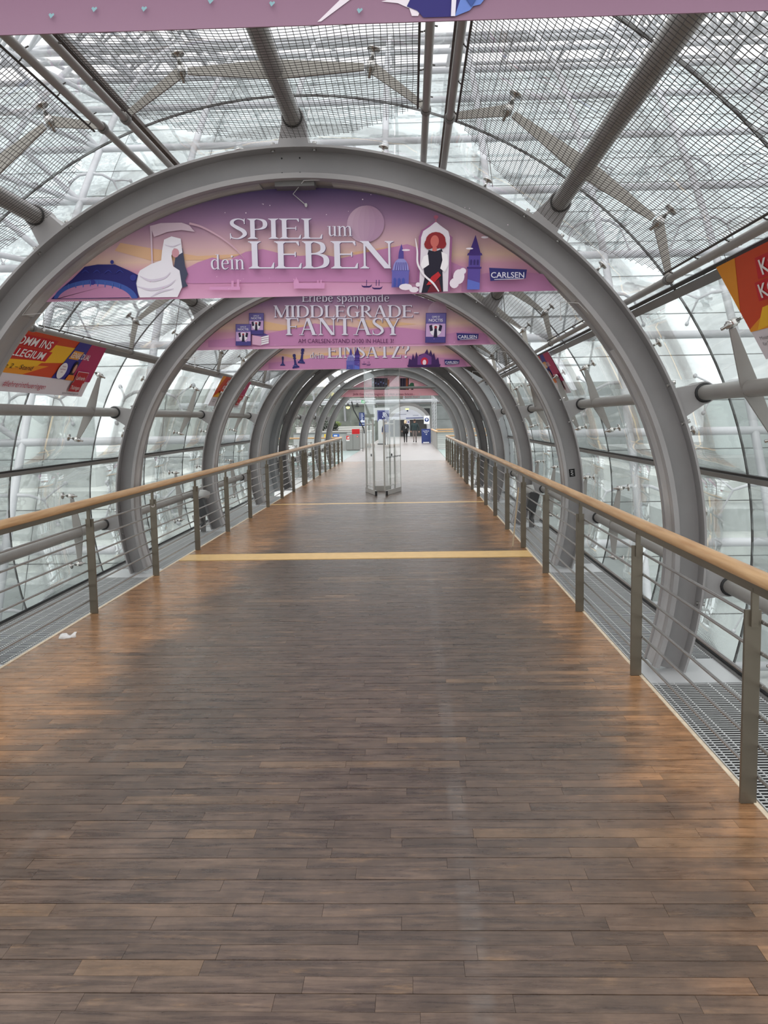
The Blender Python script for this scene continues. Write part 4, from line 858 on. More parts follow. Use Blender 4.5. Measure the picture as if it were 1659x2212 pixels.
t0, S0 = banner(0, 'shade-toned banner overhead at the top of the view, only its lower edge showing', BACKLIT_DUSK)
m0 = Map(0.0009, -0.000218, -0.043761, -2.8e-05, -0.000857, 2.588558 + 0.112)
S0.art('pale_blade', [((218, 208, 216), m0.L([[(688, 92), (697, 91), (800, 0), (812, -40), (770, -10), (752, 14)], [(830, 44), (880, 30), (930, 50), (925, 78), (910, 78), (900, 60), (870, 48)]]))])
S0.art('blue_cloth', [((40, 34, 104), m0.L([[(893, 56), (905, 10), (1020, 0), (1012, 80), (938, 82), (920, 66)]])), ((96, 122, 190), m0.L([[(1016, 40), (1026, 0), (1095, 0), (1066, 52), (1050, 56), (1044, 66), (1012, 80)]])), ((214, 208, 220), m0.L([[(988, 0), (1000, 0), (1013, 80), (1003, 80)]])), ((52, 76, 140), m0.L([[(1020, 30), (1060, 20), (1046, 58)]]))])
S0.art('hearts', [((128, 164, 172), m0.L([[(x - 7, y), (x, y + 9), (x + 7, y), (x + 4, y - 4), (x, y - 1), (x - 4, y - 4)] for x, y in ((47, 78), (148, 63), (268, 62), (424, 44), (572, 50), (784, 66))]))])

t7, S7 = banner(7, 'far rose banner with dark bookshelves and a plant, above the hall', ROSE)
m7 = Map(0.016399, -0.000335, -13.517554, -0.000297, -0.016222, 16.729092 - 0.03)
S7.art('bookshelves', [((36, 32, 48), m7.L([rc(803, 815, 837, 840), rc(864, 815, 883, 840)])), ((96, 70, 100), m7.L([rc(x, 815, x + .8, 840) for x in (808, 813.5, 819, 825, 831, 869, 875)])), ((150, 78, 50), m7.L([rc(877, 815, 881, 840), rc(837, 818, 841, 840)])), ((150, 60, 96), m7.L([rc(804 + i * 5.6, 836, 807 + i * 5.6, 838) for i in range(6)])), ((120, 130, 180), m7.L([rc(805 + i * 5.6, 822 + (i % 3) * 2, 807 + i * 5.6, 825 + (i % 3) * 2) for i in range(6)]))])
S7.art('potted_plant_print', [((50, 96, 70), m7.L([disc(890, 829, 5, 4.5, 10), disc(886, 831, 3, 3, 8), disc(894, 831, 3, 3, 8)])), ((84, 52, 60), m7.L([rc(888, 834, 893, 840)]))])
S7.art('pale_disc', [((226, 176, 184), m7.L([disc(899, 829, 5, 5, 14), disc(907, 849, 2.5, 2.5, 10)]))])
lettering(S7, m7, 'lettering', sans, ('Jede Geschichte beginnt mit dem ersten Schritt...', 0, .1), 762, 896, 851.5, 846.8, (120, 40, 70), False)
lettering(S7, m7, 'lettering', sans, ('und der bücher Halle 3, Stand B600/A601', 0, .1), 779, 907, 857.6, 853, (150, 36, 60), False)
bm_ = MB(); bm_.tube((-1.62, ACY[7] - 0.03, 2.88), (1.62, ACY[7] - 0.03, 2.88), 0.045, 10); whole('ceiling_bar', bm_, FRAME, 'dark horizontal bar in front of the far rose banner', 'bar', (0, ACY[7], 2.88))

# ------------------------------------------------------------------ slanted posters on the glass
def poster(side, ya, yb, label):
    L_, H_ = yb - ya, 0.575; rp = 3.0; a_hi, a_lo = (34.3, 24.2) if side > 0 else (144.7, 155.8)
    lo, hi = pol(rp, a_lo, 0), pol(rp, a_hi, 0); ey = (hi - lo).normalized(); ex = Vector((0, 1, 0)) if side < 0 else Vector((0, -1, 0)); y_st = ya if side < 0 else yb
    O = Vector((lo.x, y_st, lo.z)); nrm = -Vector((lo.x + hi.x, 0, lo.z + hi.z - 2 * ZC)).normalized()
    t = thing('poster', label, 'poster', O + ex * L_ / 2, 'recruiting posters on the side glass')
    mb = MB(); q = [O, O + ex * L_, O + ex * L_ + ey * H_, O + ey * H_]; mb.prism(q, nrm * -0.003); part('sheet', mb, ink((222, 214, 220)), t)
    S = Sheet(t, O, ex, ey, nrm)
    S.art('colour_fields', [((206, 74, 40), [[(0, .175), (1.70, .175), (1.95, .585), (0, .585)]]), ((232, 150, 40), [[(0, .30), (.28, .585), (0, .585)], [(.5, .175), (1.0, .175), (1.45, .285), (.25, .25), (0, .19), (0, .175)]]), ((240, 184, 44), [[(1.15, .30), (1.72, .34), (1.9, .51), (1.35, .50), (1.3, .40)], [(.1, .175), (.9, .24), (1.2, .27), (1.3, .33), (.3, .29)]]), ((198, 36, 46), [[(.42, .435), (1.33, .435), (1.40, .54), (.50, .54)], [(.30, .325), (1.32, .325), (1.38, .425), (.36, .425)]]),
        ((58, 54, 140), [[(1.62, .175), (2.30, .175), (2.55, .585), (1.87, .585)]]), ((176, 48, 96), [[(2.06, .175), (2.6, .175), (2.6, .585), (2.18, .585)]]), ((222, 150, 50), [[(1.78, .395), (2.02, .395), (2.08, .485), (1.84, .485)]])])
    wht = (240, 234, 234)
    S.art('lettering', [(wht, sans(('KOMM INS', .02, .25), .50, .450, .078, .80) + sans(('KOLLEGIUM', .02, .25), .36, .340, .074, .90) + sans(('GENIAL', .01, .2), 1.81, .410, .062, .24) + sans(('DUAL', .01, .2), 2.07, .410, .062, .22))])
    S.art('lettering', [((60, 40, 30), sans(('Halle 2 – Stand', 0, .2), .42, .225, .046, .72)), ((176, 40, 70), sans(('#lehrerinthueringen', 0, .12), .72, .055, .058, .86)), ((80, 76, 80), sans(('lehrerinthueringen.de', 0, 0), 2.02, .025, .022, .42) + sans(('Ministerium', 0, 0), .10, .12, .022, .22) + sans(('für Bildung', 0, 0), .10, .085, .022, .2))])
    S.art('speech_bubble', [((238, 234, 238), [disc(1.76, .265, .10, .085, 20)]), ((150, 40, 80), sans(('Duales Studium', 0, 0), 1.69, .275, .018, .14) + sans(('in der', 0, 0), 1.735, .245, .018, .05) + sans(('Studiere', 0, 0), 1.715, .305, .018, .09))])
    S.art('portrait', [((44, 30, 34), [disc(2.02, .30, .055, .085, 16)]), ((214, 120, 40), [[(1.92, .176), (2.13, .176), (2.10, .235), (1.95, .235)]]), ((206, 150, 130), [disc(2.025, .305, .034, .05, 14)])])
    S.art('red_stamp', [(wht, [rc(2.14, .155, 2.43, .285)]), ((176, 36, 46), [rc(2.145, .16, 2.425, .28), rc(2.12, .06, 2.40, .16)]), (wht, sans(('Lehrerin', 0, 0), 2.17, .195, .045, .22) + sans(('Thüringen', 0, 0), 2.14, .085, .045, .23))])
    w_ = MB()
    for x in (0.15, L_ - 0.15): w_.tube(O + ex * x + ey * H_, O + ex * x + ey * (H_ + 0.09) - nrm * 0.02, 0.0015, 5)
    part('hanging_wire', w_, NET, t)
poster(-1, 6.62, 9.22, 'slanted orange and purple poster on the near left glass')
poster(1, 2.42, 5.02, 'slanted orange poster at the right edge of the view')
poster(1, 11.0, 13.6, 'narrow red poster on the right glass behind the second ring')
poster(-1, 15.0, 17.6, 'narrow orange and red poster on the left glass beside the third ring')

# ------------------------------------------------------------------ the great glass vault the bridge runs into
RV, VY, VZ = 42.6, 61.128, -19.0
def V(x, s, off=0.0): a = s / RV; r = RV + off; return Vector((x, VY - r * math.cos(a), VZ + r * math.sin(a)))
S0_ = 14.75; ROWS = [18.05 + 3.125 * k for k in range(-1, 29)]; SEND = PI * RV - S0_
vault = thing('glass_vault', 'huge white tubular glass vault behind and above the tunnel', 'glass hall', (0, 23, 0))
for k in range(-6, 7):
    x = 3.3 * k; s0 = 23.9 if k == 0 else S0_
    mb = MB(); n = 44; mb.ptube([V(x, s0 + (SEND - (S0_ if k == 0 else 0) - s0 + (S0_ if k == 0 else 0)) * i / n) for i in range(n + 1)], 0.115, 10); part('column_pipe', mb, PIPE, vault)
for s in ROWS:
    if s > SEND: break
    spans = [(-20.5, 20.5)] if s > 23 and s < SEND - 9 else [(-20.5, -3.25), (3.25, 20.5)]
    for a, b in spans: mb = MB(); mb.tube(V(a, s), V(b, s), 0.115, 10); part('cross_pipe', mb, PIPE, vault)
def vpane():
    mb = MB(); L_, W_ = 1.5625 - 0.03, 3.3 - 0.03; n = 2; ks = []
    for d in (0, 0.02): ks.append(mb.add([(-W_ / 2, -L_ / 2, d), (W_ / 2, -L_ / 2, d), (W_ / 2, L_ / 2, d), (-W_ / 2, L_ / 2, d)]))
    a, b = ks; mb.face([a + 3, a + 2, a + 1, a]); mb.face([b, b + 1, b + 2, b + 3])
    for j in range(4): mb.face([a + j, a + (j + 1) % 4, b + (j + 1) % 4, b + j])
    return mb.mesh('glass_pane', VGLASS)
vp = vpane(); jm = MB(); OFFG = -0.75
s = S0_ + 0.8; npane = 0
while s < 43:
    for k in range(-6, 6):
        x = 3.3 * (k + 0.5) + 0.3; c = V(x, s, OFFG)
        if abs(x) < 3.4 and -2.6 < c.z < 3.9: continue
        piece('glass_pane', vp, c, vault, (PI / 2 + (s / RV) * -1, 0, 0)); npane += 1
    jm.tube(V(-19.5, s - 0.78, OFFG), V(-3.2 if -2.6 < V(0, s, OFFG).z < 3.9 else 19.8, s - 0.78, OFFG), 0.014, 5)
    if -2.6 < V(0, s, OFFG).z < 3.9: jm.tube(V(3.2, s - 0.78, OFFG), V(19.8, s - 0.78, OFFG), 0.014, 5)
    s += 1.5625
for k in range(-6, 7):
    x = 3.3 * k + 0.3
    if abs(x) > 3.0: jm.ptube([V(x, S0_ + (44 - S0_) * i / 20, OFFG) for i in range(21)], 0.014, 5)
part('glass_joints', jm, GASKET, vault, kind='stuff')
def spider(x, s, sd):
    base = V(x + sd * 0.1, s); el = V(x + sd * 0.72, s - 0.05, -0.25); mb = MB()
    mb.ptube([base, V(x + sd * 0.4, s, -0.05), el], [0.055, 0.045, 0.038], 8)
    for ds, dx in ((0.62, 0.35), (-0.62, 0.30)):
        e = V(x + sd * (0.72 + dx), s + ds, -0.68); mb.ptube([el, (el + e) / 2 + Vector((0, 0, 0.02)), e], [0.034, 0.026, 0.024], 6)
        mb.lathe(e, V(0, s, -1) - V(0, s), [(-0.05, 0), (-0.05, 0.05), (0.0, 0.06), (0.05, 0.05), (0.05, 0)], 8)
    part('spider_bracket', mb, PIPE, vault)
for k in (-4, -3, -2, 2, 3, 4):
    for j in range(0, 6):
        for sd in (-1, 1): spider(3.3 * k, 16.49 + 3.125 * j, sd)
def truss(x0, lab):
    t = thing('roof_truss', lab, 'truss', V(x0, 30, 3)); mb = MB(); n = 40
    mb.ptube([V(x0, S0_ + (70 - S0_) * i / n, 3.0) for i in range(n + 1)], 0.19, 12); part('chord', mb, PIPE, t)
    mb = MB(); mb.ptube([V(x0 + (1.6 if x0 > 0 else -1.6), S0_ + (70 - S0_) * i / n, 2.2) for i in range(n + 1)], 0.13, 10); part('chord', mb, PIPE, t)
    for i, s in enumerate(ROWS[1:16]):
        for dx in (-3.3, 3.3):
            mb = MB(); mb.tube(V(round((x0 + dx * .6) / 3.3) * 3.3, s), V(x0, s + 1.56, 3.0), 0.085, 8); part('strut', mb, PIPE, t)
            mb = MB(); mb.tube(V(round((x0 + dx * .6) / 3.3) * 3.3, s + 3.125), V(x0, s + 1.56, 3.0), 0.085, 8); part('strut', mb, PIPE, t)
truss(14.2, 'white lattice truss arching outside the glass vault on the right'); truss(-13.2, 'white lattice truss arching outside the glass vault on the left')

# collar where the tunnel enters the vault
mb = MB(); prof = [(2.86, 0), (3.16, 0), (3.16, 1.95), (2.86, 1.95)]
sweep(mb, [(r, y) for r, y in prof], -17, 197, 20.78, 80); sweep(mb, [(2.745, 1.3), (2.86, 1.3), (2.86, 1.95), (2.745, 1.95)], -17, 197, 20.78, 80)
whole('entry_collar', mb, mat('collar_sheet', (0.30, 0.315, 0.325, 1), 0.45, noise=(1.2, .12)), 'solid grey sheet metal collar around the tunnel between the fourth and fifth rings', 'collar', (0, 21.7, 0))

# ------------------------------------------------------------------ ground, paving, hall floor
g_ = MB(); g_.lohi((-120, -60, -5.2), (120, 220, -4.95)); struct('ground', g_, CONC2)
hf = MB(); hf.lohi((-45, 20.4, -4.95), (45, 103, -4.70)); struct('floor', hf, mat('hall_floor', (0.50, 0.51, 0.50, 1), 0.45, noise=(.3, .1)))
pv = MB(); pv.lohi((-17, 5.5, -4.95), (17, 20.35, -4.80)); pave = struct('pavement', pv, mat('paving_bed', (0.22, 0.22, 0.21, 1), .8))
sl = MB(); sl.box((0, 0, 0), (2.38, 1.58, 0.10)); slm = sl.mesh('paving_slab', CONC)
for i in range(-7, 7):
    for j in range(9): piece('paving_slab', slm, (i * 2.4 + 1.2 + (1.2 if j % 2 else 0), 6.3 + j * 1.6, -4.75 + random.uniform(-.004, .004)), pave)
# terraces inside the hall seen through the vault glass
for sd in (-1, 1):
    t = thing('terrace', 'stepped pale terrace inside the hall on the %s' % ('left' if sd < 0 else 'right'), 'terrace', (sd * 18, 40, -4.7))
    for i in range(5):
        mb = MB(); mb.lohi((sd * (7.5 + i * 1.6), 30 + i * 2.5, -4.70), (sd * 36, 62, -4.70 + 0.9 * (i + 1))); part('step', mb, CONC if i % 2 else CONC2, t)
    mb = MB(); mb.lohi((sd * 15, 43, -0.2), (sd * 36, 43.3, 2.6)); part('back_wall', mb, mat('terrace_wall', (0.55, 0.59, 0.58, 1), .6), t)

# platform at bridge level behind the handrails
pl = MB(); pl.lohi((-2.28, YEND + 0.01, -0.3), (2.28, 92, 0.0)); struct('floor', pl, mat('pale_hall_floor', (0.29, 0.26, 0.245, 1), 0.32, noise=(1.5, .08)))
for sd in (-1, 1):
    mb = MB(); mb.lohi((sd * 2.30, YEND + 0.4, -0.12), (sd * (6.5 if sd < 0 else 4.2), 52, -0.01)); struct('floor', mb, mat('teal_glass_floor', (0.36, 0.48, 0.46, 1), 0.2))
    mb = MB(); mb.lohi((sd * 2.30, 52.0, -0.4), (sd * 9.5, 66, -0.02)); struct('floor', mb, CONC2)

# ------------------------------------------------------------------ folded glass doors in the middle of the walk
DSTEEL = mat('door_steel', (0.46, 0.44, 0.41, 1), 0.35, 0.5)
gd = thing('glass_door', 'folded pair of tall glass doors on the walk near the entry collar', 'glass door', (0.03, 21.2, 0))
def leaf(x0, y0, x1, y1):
    a, b = Vector((x0, y0, 0)), Vector((x1, y1, 0)); d = (b - a).normalized(); nz = Vector((-d.y, d.x, 0)); z = Vector((0, 0, 1))
    mb = MB(); mb.prism([a + z * .115, b + z * .115, b + z * 3.12, a + z * 3.12], nz * 0.012); lf = part('glass_leaf', mb, DGLASS, gd)
    mb = MB(); mb.beam(a + z * 0.06 + nz * .006, b + z * 0.06 + nz * .006, 0.035, 0.11, (0, 0, 1)); mb.beam(a + z * 3.14 + nz * .006, b + z * 3.14 + nz * .006, 0.03, 0.06, (0, 0, 1)); part('bottom_rail', mb, DSTEEL, gd)
    mb = MB(); mb.box(a + d * 0.04 + z * 0.055, (0.05, 0.10, 0.10)); part('pivot_block', mb, DARK, lf)
    mb = MB()
    for q in (0.04, (b - a).length - 0.35): mb.tube(a + d * q + nz * 0.05 + z * 0.11, a + d * q + nz * 0.05 + z * 1.78, 0.019, 10)
    mb.tube(a + d * .04 + nz * .05 + z * 1.66, b - d * .35 + nz * .05 + z * 1.66, 0.014, 8); mb.tube(a + d * .04 + nz * .05 + z * .20, b - d * .35 + nz * .05 + z * .20, 0.010, 8)
    part('pull_bars', mb, DSTEEL, lf)
    mb = MB(); mb.lathe(a + d * 0.5 + z * 0.93 - nz * 0.001, -nz, [(0, 0), (0, 0.035), (0.003, 0.033), (0.003, 0)], 14); mb.lathe(a + d * 0.5 + z * 0.93 + nz * 0.013, nz, [(0, 0), (0, 0.035), (0.003, 0.033), (0.003, 0)], 14)
    part('lock', mb, DARK, lf)
    mb = MB(); mb.lohi((b.x - .006, b.y - .006, 0), (b.x + .006, b.y + .006, 3.12)); part('hinge_post', mb, DSTEEL, gd)
leaf(-0.085, 20.35, -0.385, 21.55); leaf(0.145, 20.35, 0.475, 21.55)
mb = MB()
for i in range(14): mb.lohi((0.16 + i * .024 - .004, 20.45 + i * 0.083, 0.86 + (i % 3) * .004), (0.166 + i * .024 + .004, 20.47 + i * 0.083, 0.90))
part('glass_marking', mb, ink((70, 72, 74)), gd)
mb = MB(); mb.lohi((-0.17, 21.7, 0.13), (0.19, 21.712, 3.1)); part('glass_leaf', mb, DGLASS, gd)
mb = MB(); mb.lohi((-0.17, 21.69, 0.0), (0.19, 21.725, 0.13)); part('bottom_rail', mb, DSTEEL, gd)
mb = MB(); mb.lohi((-0.45, 20.3, 3.12), (0.55, 21.75, 3.19)); part('head_box', mb, FRAME, gd)
for x in (-0.19, 0.21):
    mb = MB(); mb.tube((x, 21.7, 0), (x, 21.7, 1.78), 0.02, 10); part('post', mb, DSTEEL, gd)
for x0, x1 in ((-0.98, -0.42), (0.52, 1.02)):
    mb = MB(); mb.lohi((x0, 21.42, 0.0005), (x1, 21.45, 0.002)); part('floor_track', mb, PLATE, gd)

# ------------------------------------------------------------------ small things along the walk
pp = MB(); rr = random.Random(5); nx, ny = 9, 4; gridv = []
for i in range(nx):
    for j in range(ny):
        t_ = i / (nx - 1); zc = 0.012 + 0.030 * abs(math.sin(t_ * PI * 1.5 + .35)) * (0.4 + 0.6 * j / (ny - 1)); gridv.append(Vector((-2.19 + 0.135 * t_ + 0.008 * rr.uniform(-1, 1), 6.97 + 0.055 * (j / (ny - 1)) * (1 - .45 * t_) + 0.05 * t_ * (t_ > .6), 0.002 + zc * (1 if j else .1) + rr.uniform(-.003, .003))))
k = pp.add(gridv)
for i in range(nx - 1):
    for j in range(ny - 1): pp.face([k + i * ny + j, k + (i + 1) * ny + j, k + (i + 1) * ny + j + 1, k + i * ny + j + 1], 0, True)
o = whole('paper_scrap', pp, mat('white_paper', rgb(236, 234, 232), .8), 'crumpled scrap of white paper on the wooden floor by the left edge', 'paper', (-2.12, 7.0, 0)); o.modifiers.new('t', 'SOLIDIFY').thickness = 0.0015
lt = MB(); lt.beam((2.10, 11.80, 0.012), (2.205, 12.0, 0.80), 0.055, 0.014, (1, 0, 0)); whole('wooden_lath', lt, mat('pale_lath', rgb(176, 158, 130), .6), 'pale wooden lath leaning against the right railing', 'lath', (2.1, 11.8, 0))
def spot(x, y, lab, s):
    t = thing('floodlight', lab, 'lamp', (x, y, 0)); mb = MB(); mb.box((x, y, 0.42), (0.15, 0.17, 0.30), Matrix.Rotation(s * 0.25, 3, 'Y')); part('housing', mb, mat('lamp_black', (0.03, 0.03, 0.032, 1), .4), t)
    mb = MB(); mb.lathe((x - s * .045, y, 0.57), (-s * .25, 0, 1), [(0, 0.085), (0.02, 0.09), (0.10, 0.085), (0.12, 0.0)], 16); part('head', mb, mat('lamp_grey', (0.33, 0.33, 0.32, 1), .4), t)
    mb = MB(); mb.box((x + s * .075, y - .03, 0.21), (0.09, 0.11, 0.16), Matrix.Rotation(s * 0.25, 3, 'Y')); part('junction_box', mb, mat('lamp_grey', (0.33, 0.33, 0.32, 1), .4), t)
    mb = MB(); mb.ptube([(x + s * .02, y, 0.30), (x - s * .05, y - .08, 0.16), (x + s * .02, y - .12, 0.05), (x + s * .08, y - .05, 0.02), (x + s * .10, y, 0.0)], 0.012, 6); part('cable', mb, DARK, t)
    mb = MB(); mb.lohi((x - .04, y + .06, -.002), (x + .04, y + .10, .45)); part('bracket', mb, FRAME, t)
spot(2.66, 13.95, 'black floodlight on the grating beside the third ring on the right', 1); spot(-2.66, 13.95, 'black floodlight on the grating beside the third ring on the left', -1)

# ------------------------------------------------------------------ the hall beyond the bridge
ALU = mat('truss_alu', (0.55, 0.56, 0.57, 1), .35, .6)
def px(x, Y): return (x - 887.7) / 1888.0 * Y + 0.744
def pz(y, Y): return 1.75 - (y - 907.0) / 1888.0 * Y
# lighting truss with lamps
t = thing('lighting_truss', 'horizontal lattice truss with stage lamps over the left of the hall', 'truss', (px(740, 46), 46, pz(866, 46)))
x0, x1, zt, zb = px(690, 46), px(812, 46), pz(861, 46), pz(871, 46)
for z in (zt, zb):
    for yy in (46, 46.28): mb = MB(); mb.tube((x0, yy, z), (x1, yy, z), 0.028, 8); part('chord', mb, ALU, t)
mb = MB(); n = 16
for i in range(n):
    a, b = x0 + (x1 - x0) * i / n, x0 + (x1 - x0) * (i + 1) / n; mb.tube((a, 46, zt if i % 2 else zb), (b, 46, zb if i % 2 else zt), 0.014, 6)
part('braces', mb, ALU, t, kind='stuff')
for i, (xx, lit) in enumerate(((753, True), (773, False), (693, False))):
    t = thing('stage_lamp', ['lit yellow stage lamp hanging from the lattice truss', 'dark stage lamp hanging right of the lit one', 'dark stage lamp at the left end of the truss'][i], 'lamp', (px(xx, 45.9), 45.9, pz(876, 46)), None)
    c = Vector((px(xx, 45.9), 45.88, pz(877, 46))); mb = MB(); mb.lathe(c + Vector((0, 0, .16)), (0, -.3, -1), [(-.02, 0), (0, .05), (.10, .07), (.16, .11), (.17, .10), (.17, 0)], 12); part('housing', mb, DARK, t)
    mb = MB(); mb.tube(c + Vector((0, 0, .12)), (c.x, 45.9, zb), 0.012, 6); part('hook', mb, DARK, t)
    if lit: mb = MB(); mb.blob(c + Vector((0, -.05, -.02)), (.10, .10, .09), 12, 8); part('bulb', mb, mat('lamp_glow', rgb(250, 230, 130), .4, emit=rgb(252, 236, 150), estr=1.2), t)
mb = MB(); mb.ptube([(px(761, 45.8), 45.8, pz(866, 46)), (px(765, 45.8), 45.8, pz(884, 46)), (px(776, 45.8), 45.8, pz(905, 46)), (px(786, 45.8), 45.8, pz(924, 46)), (px(787, 45.8), 45.8, pz(934, 46))], 0.035, 6); whole('hanging_cable', mb, DARK, 'thick black cable slanting down from the lattice truss', 'cable', (px(775, 45.8), 45.8, 2))
# exit sign, information board
t = thing('exit_sign', 'green exit sign hanging beside the lattice truss', 'sign', (px(786, 47), 47, pz(867, 47)))
mb = MB(); mb.box((px(786, 47), 47, pz(867, 47)), (.20, .05, .17)); part('box', mb, mat('exit_green', rgb(40, 150, 80), .4, emit=rgb(50, 170, 90), estr=.5), t)
S = Sheet(t, (px(786, 47), 46.974, pz(867, 47)), (1, 0, 0), (0, 0, 1), (0, -1, 0)); S.art('pictogram', [((236, 248, 238), [rc(-.06, -.05, -.02, .05), rc(.01, -.05, .03, .05), disc(.045, .035, .012, None, 8), rc(.035, -.05, .055, .02)])])
t = thing('information_board', 'tall blue information board with white lines left of the glass doors', 'sign', (px(783, 50), 50, pz(918, 50)))
c = (px(783, 50), 50, pz(904, 50)); mb = MB(); mb.box(c, (.36, .05, .76)); part('panel', mb, ink((44, 58, 112)), t)
S = Sheet(t, (c[0], 49.974, c[2]), (1, 0, 0), (0, 0, 1), (0, -1, 0)); S.art('white_lines', [((214, 218, 230), [rc(-.14, .30 - .07 * i, -.10, .32 - .07 * i) for i in range(5)] + [rc(-.06, .295 - .07 * i, .04 + .02 * (i % 3), .325 - .07 * i) for i in range(5)] + [[(-.14, -.18), (.15, -.18), (.15, -.06), (.05, -.06), (.0, 0), (-.10, -.08)], rc(-.10, -.30, .12, -.26)])])
mb = MB(); mb.lohi((c[0] - .02, 50.0, 0), (c[0] + .02, 50.05, pz(918, 50))); part('stand', mb, FRAME, t)
# cabinet, bins, planters
t = thing('metal_cabinet', 'low grey metal cabinet with a red fire sign left of the walk', 'cabinet', (-2.75, 52.6, 0))
mb = MB(); mb.lohi((-3.15, 52.3, 0), (-2.34, 53.0, .95)); part('body', mb, mat('cabinet_grey', (0.26, 0.255, 0.24, 1), .4, .3), t)
for a in (-3.13, -2.73): mb = MB(); mb.lohi((a, 52.275, .04), (a + .38, 52.30, .92)); part('door', mb, mat('cabinet_door', (0.29, 0.285, 0.27, 1), .4, .3), t)
S = Sheet(t, (-3.05, 52.274, .72), (1, 0, 0), (0, 0, 1), (0, -1, 0)); S.art('fire_sign', [((236, 230, 228), [rc(-.09, -.16, .11, .16)]), ((196, 40, 40), [rc(-.08, -.08, .10, .15)]), ((236, 230, 228), [rc(-.01, -.04, .05, .08), rc(.05, .0, .07, .1)])])
S.art('red_button', [((196, 44, 40), [disc(.58, .10, .05, None, 12)]), ((236, 230, 228), [disc(.58, .10, .025, None, 10)])])
mb = MB(); mb.lohi((-2.85, 53.2, .95), (-2.40, 53.7, 1.25)); whole('red_crate', mb, ink((196, 40, 44)), 'plain red box standing behind the metal cabinet', 'box', (-2.6, 53.4, .95))
t = thing('low_wall', 'low concrete wall left of the metal cabinet', 'wall', (-4.6, 53.2, 0)); mb = MB(); mb.lohi((-6.4, 53.05, 0), (-3.18, 53.4, 1.02)); part('body', mb, CONC2, t); mb = MB(); mb.lohi((-6.45, 53.0, 1.02), (-3.15, 53.45, 1.07)); part('coping', mb, FRAME, t)
for i, (xx, cc, lb) in enumerate(((709.5, (226, 190, 70), 'yellow topped waste bin at the end of the left handrail'), (725.5, (60, 104, 180), 'blue topped waste bin beside the yellow one'))):
    t = thing('waste_bin', lb, 'bin', (px(xx, 50), 50, 0), 'waste bins'); mb = MB(); mb.box((px(xx, 50), 50, .42), (.42, .42, .84)); part('body', mb, FRAME, t)
    mb = MB(); mb.box((px(xx, 50), 50, .93), (.46 if i == 0 else .36, .44, .18)); part('lid', mb, ink(cc), t); mb = MB(); mb.box((px(xx, 50), 49.775, .93), (.2, .01, .07)); part('slot', mb, DARK if i == 0 else ink((225, 228, 235)), t)
LEAF1 = mat('dark_leaves', rgb(34, 44, 28), .5, noise=(6, .4)); LEAF2 = mat('light_leaves', rgb(120, 138, 70), .6, noise=(6, .3)); TWIG = mat('twig', rgb(70, 58, 48), .8)
def shrub(lab, c, r, n, m, ls):
    t = thing('shrub', lab, 'shrub', (c[0], c[1], c[2] - r[2])); rr = random.Random(int(c[0] * 100)); mb = MB()
    for _ in range(n):
        d = Vector((rr.gauss(0, 1), rr.gauss(0, 1), rr.gauss(0, 1))).normalized() * (rr.random() ** .4); p = Vector((c[0] + d.x * r[0], c[1] + d.y * r[1], c[2] + d.z * r[2]))
        a = Vector((rr.uniform(-1, 1), rr.uniform(-1, 1), rr.uniform(-.6, 1))).normalized(); b = a.cross(Vector((rr.uniform(-1, 1), rr.uniform(-1, 1), 1))).normalized(); l = ls * rr.uniform(.6, 1.3)
        mb.poly([p - a * l, p + b * l * .35, p + a * l, p - b * l * .35])
    part('foliage', mb, m, t, kind='stuff'); mb = MB()
    for q in range(5): mb.ptube([(c[0] + rr.uniform(-.1, .1), c[1], c[2] - r[2]), (c[0] + rr.uniform(-1, 1) * r[0] * .6, c[1] + rr.uniform(-.3, .3), c[2] + r[2] * .3)], [.025, .01], 5)
    part('stem', mb, TWIG, t)
for i, (xa, xb, ya, yb, Y) in enumerate(((640, 792, 917, 931, 60), (670, 800, 926, 934, 56))):
    t = thing('planter', ['long pale planter trough behind the dark shrubs', 'long concrete planter trough in front of the dark shrubs'][i], 'planter', (px(700, Y), Y, 0)); mb = MB(); mb.lohi((px(xa, Y), Y, 0), (px(xb, Y), Y + .9, pz(ya + 4, Y))); part('trough', mb, CONC2 if i else CONC, t); mb = MB(); mb.lohi((px(xa, Y) - .05, Y - .05, pz(ya + 4, Y)), (px(xb, Y) + .05, Y + .95, pz(ya + 2, Y))); part('rim', mb, CONC, t)
    if i: mb = MB(); mb.lohi((px(xa, Y) + .05, Y + .05, pz(ya + 2, Y)), (px(xb, Y) - .05, Y + .85, pz(ya + 1, Y))); part('soil', mb, TWIG, t)
shrub('dark leafy shrub left in the front planter', (px(694, 56.5), 56.5, pz(918, 56.5)), (.55, .4, .50), 700, LEAF1, .07)
shrub('dark leafy shrub right in the front planter', (px(718, 56.5), 56.7, pz(919, 56.5)), (.42, .4, .42), 600, LEAF1, .07)
shrub('light green rounded shrub in the back planter', (px(727, 60.5), 60.5, pz(913, 60.5)), (.36, .3, .20), 500, LEAF2, .05)
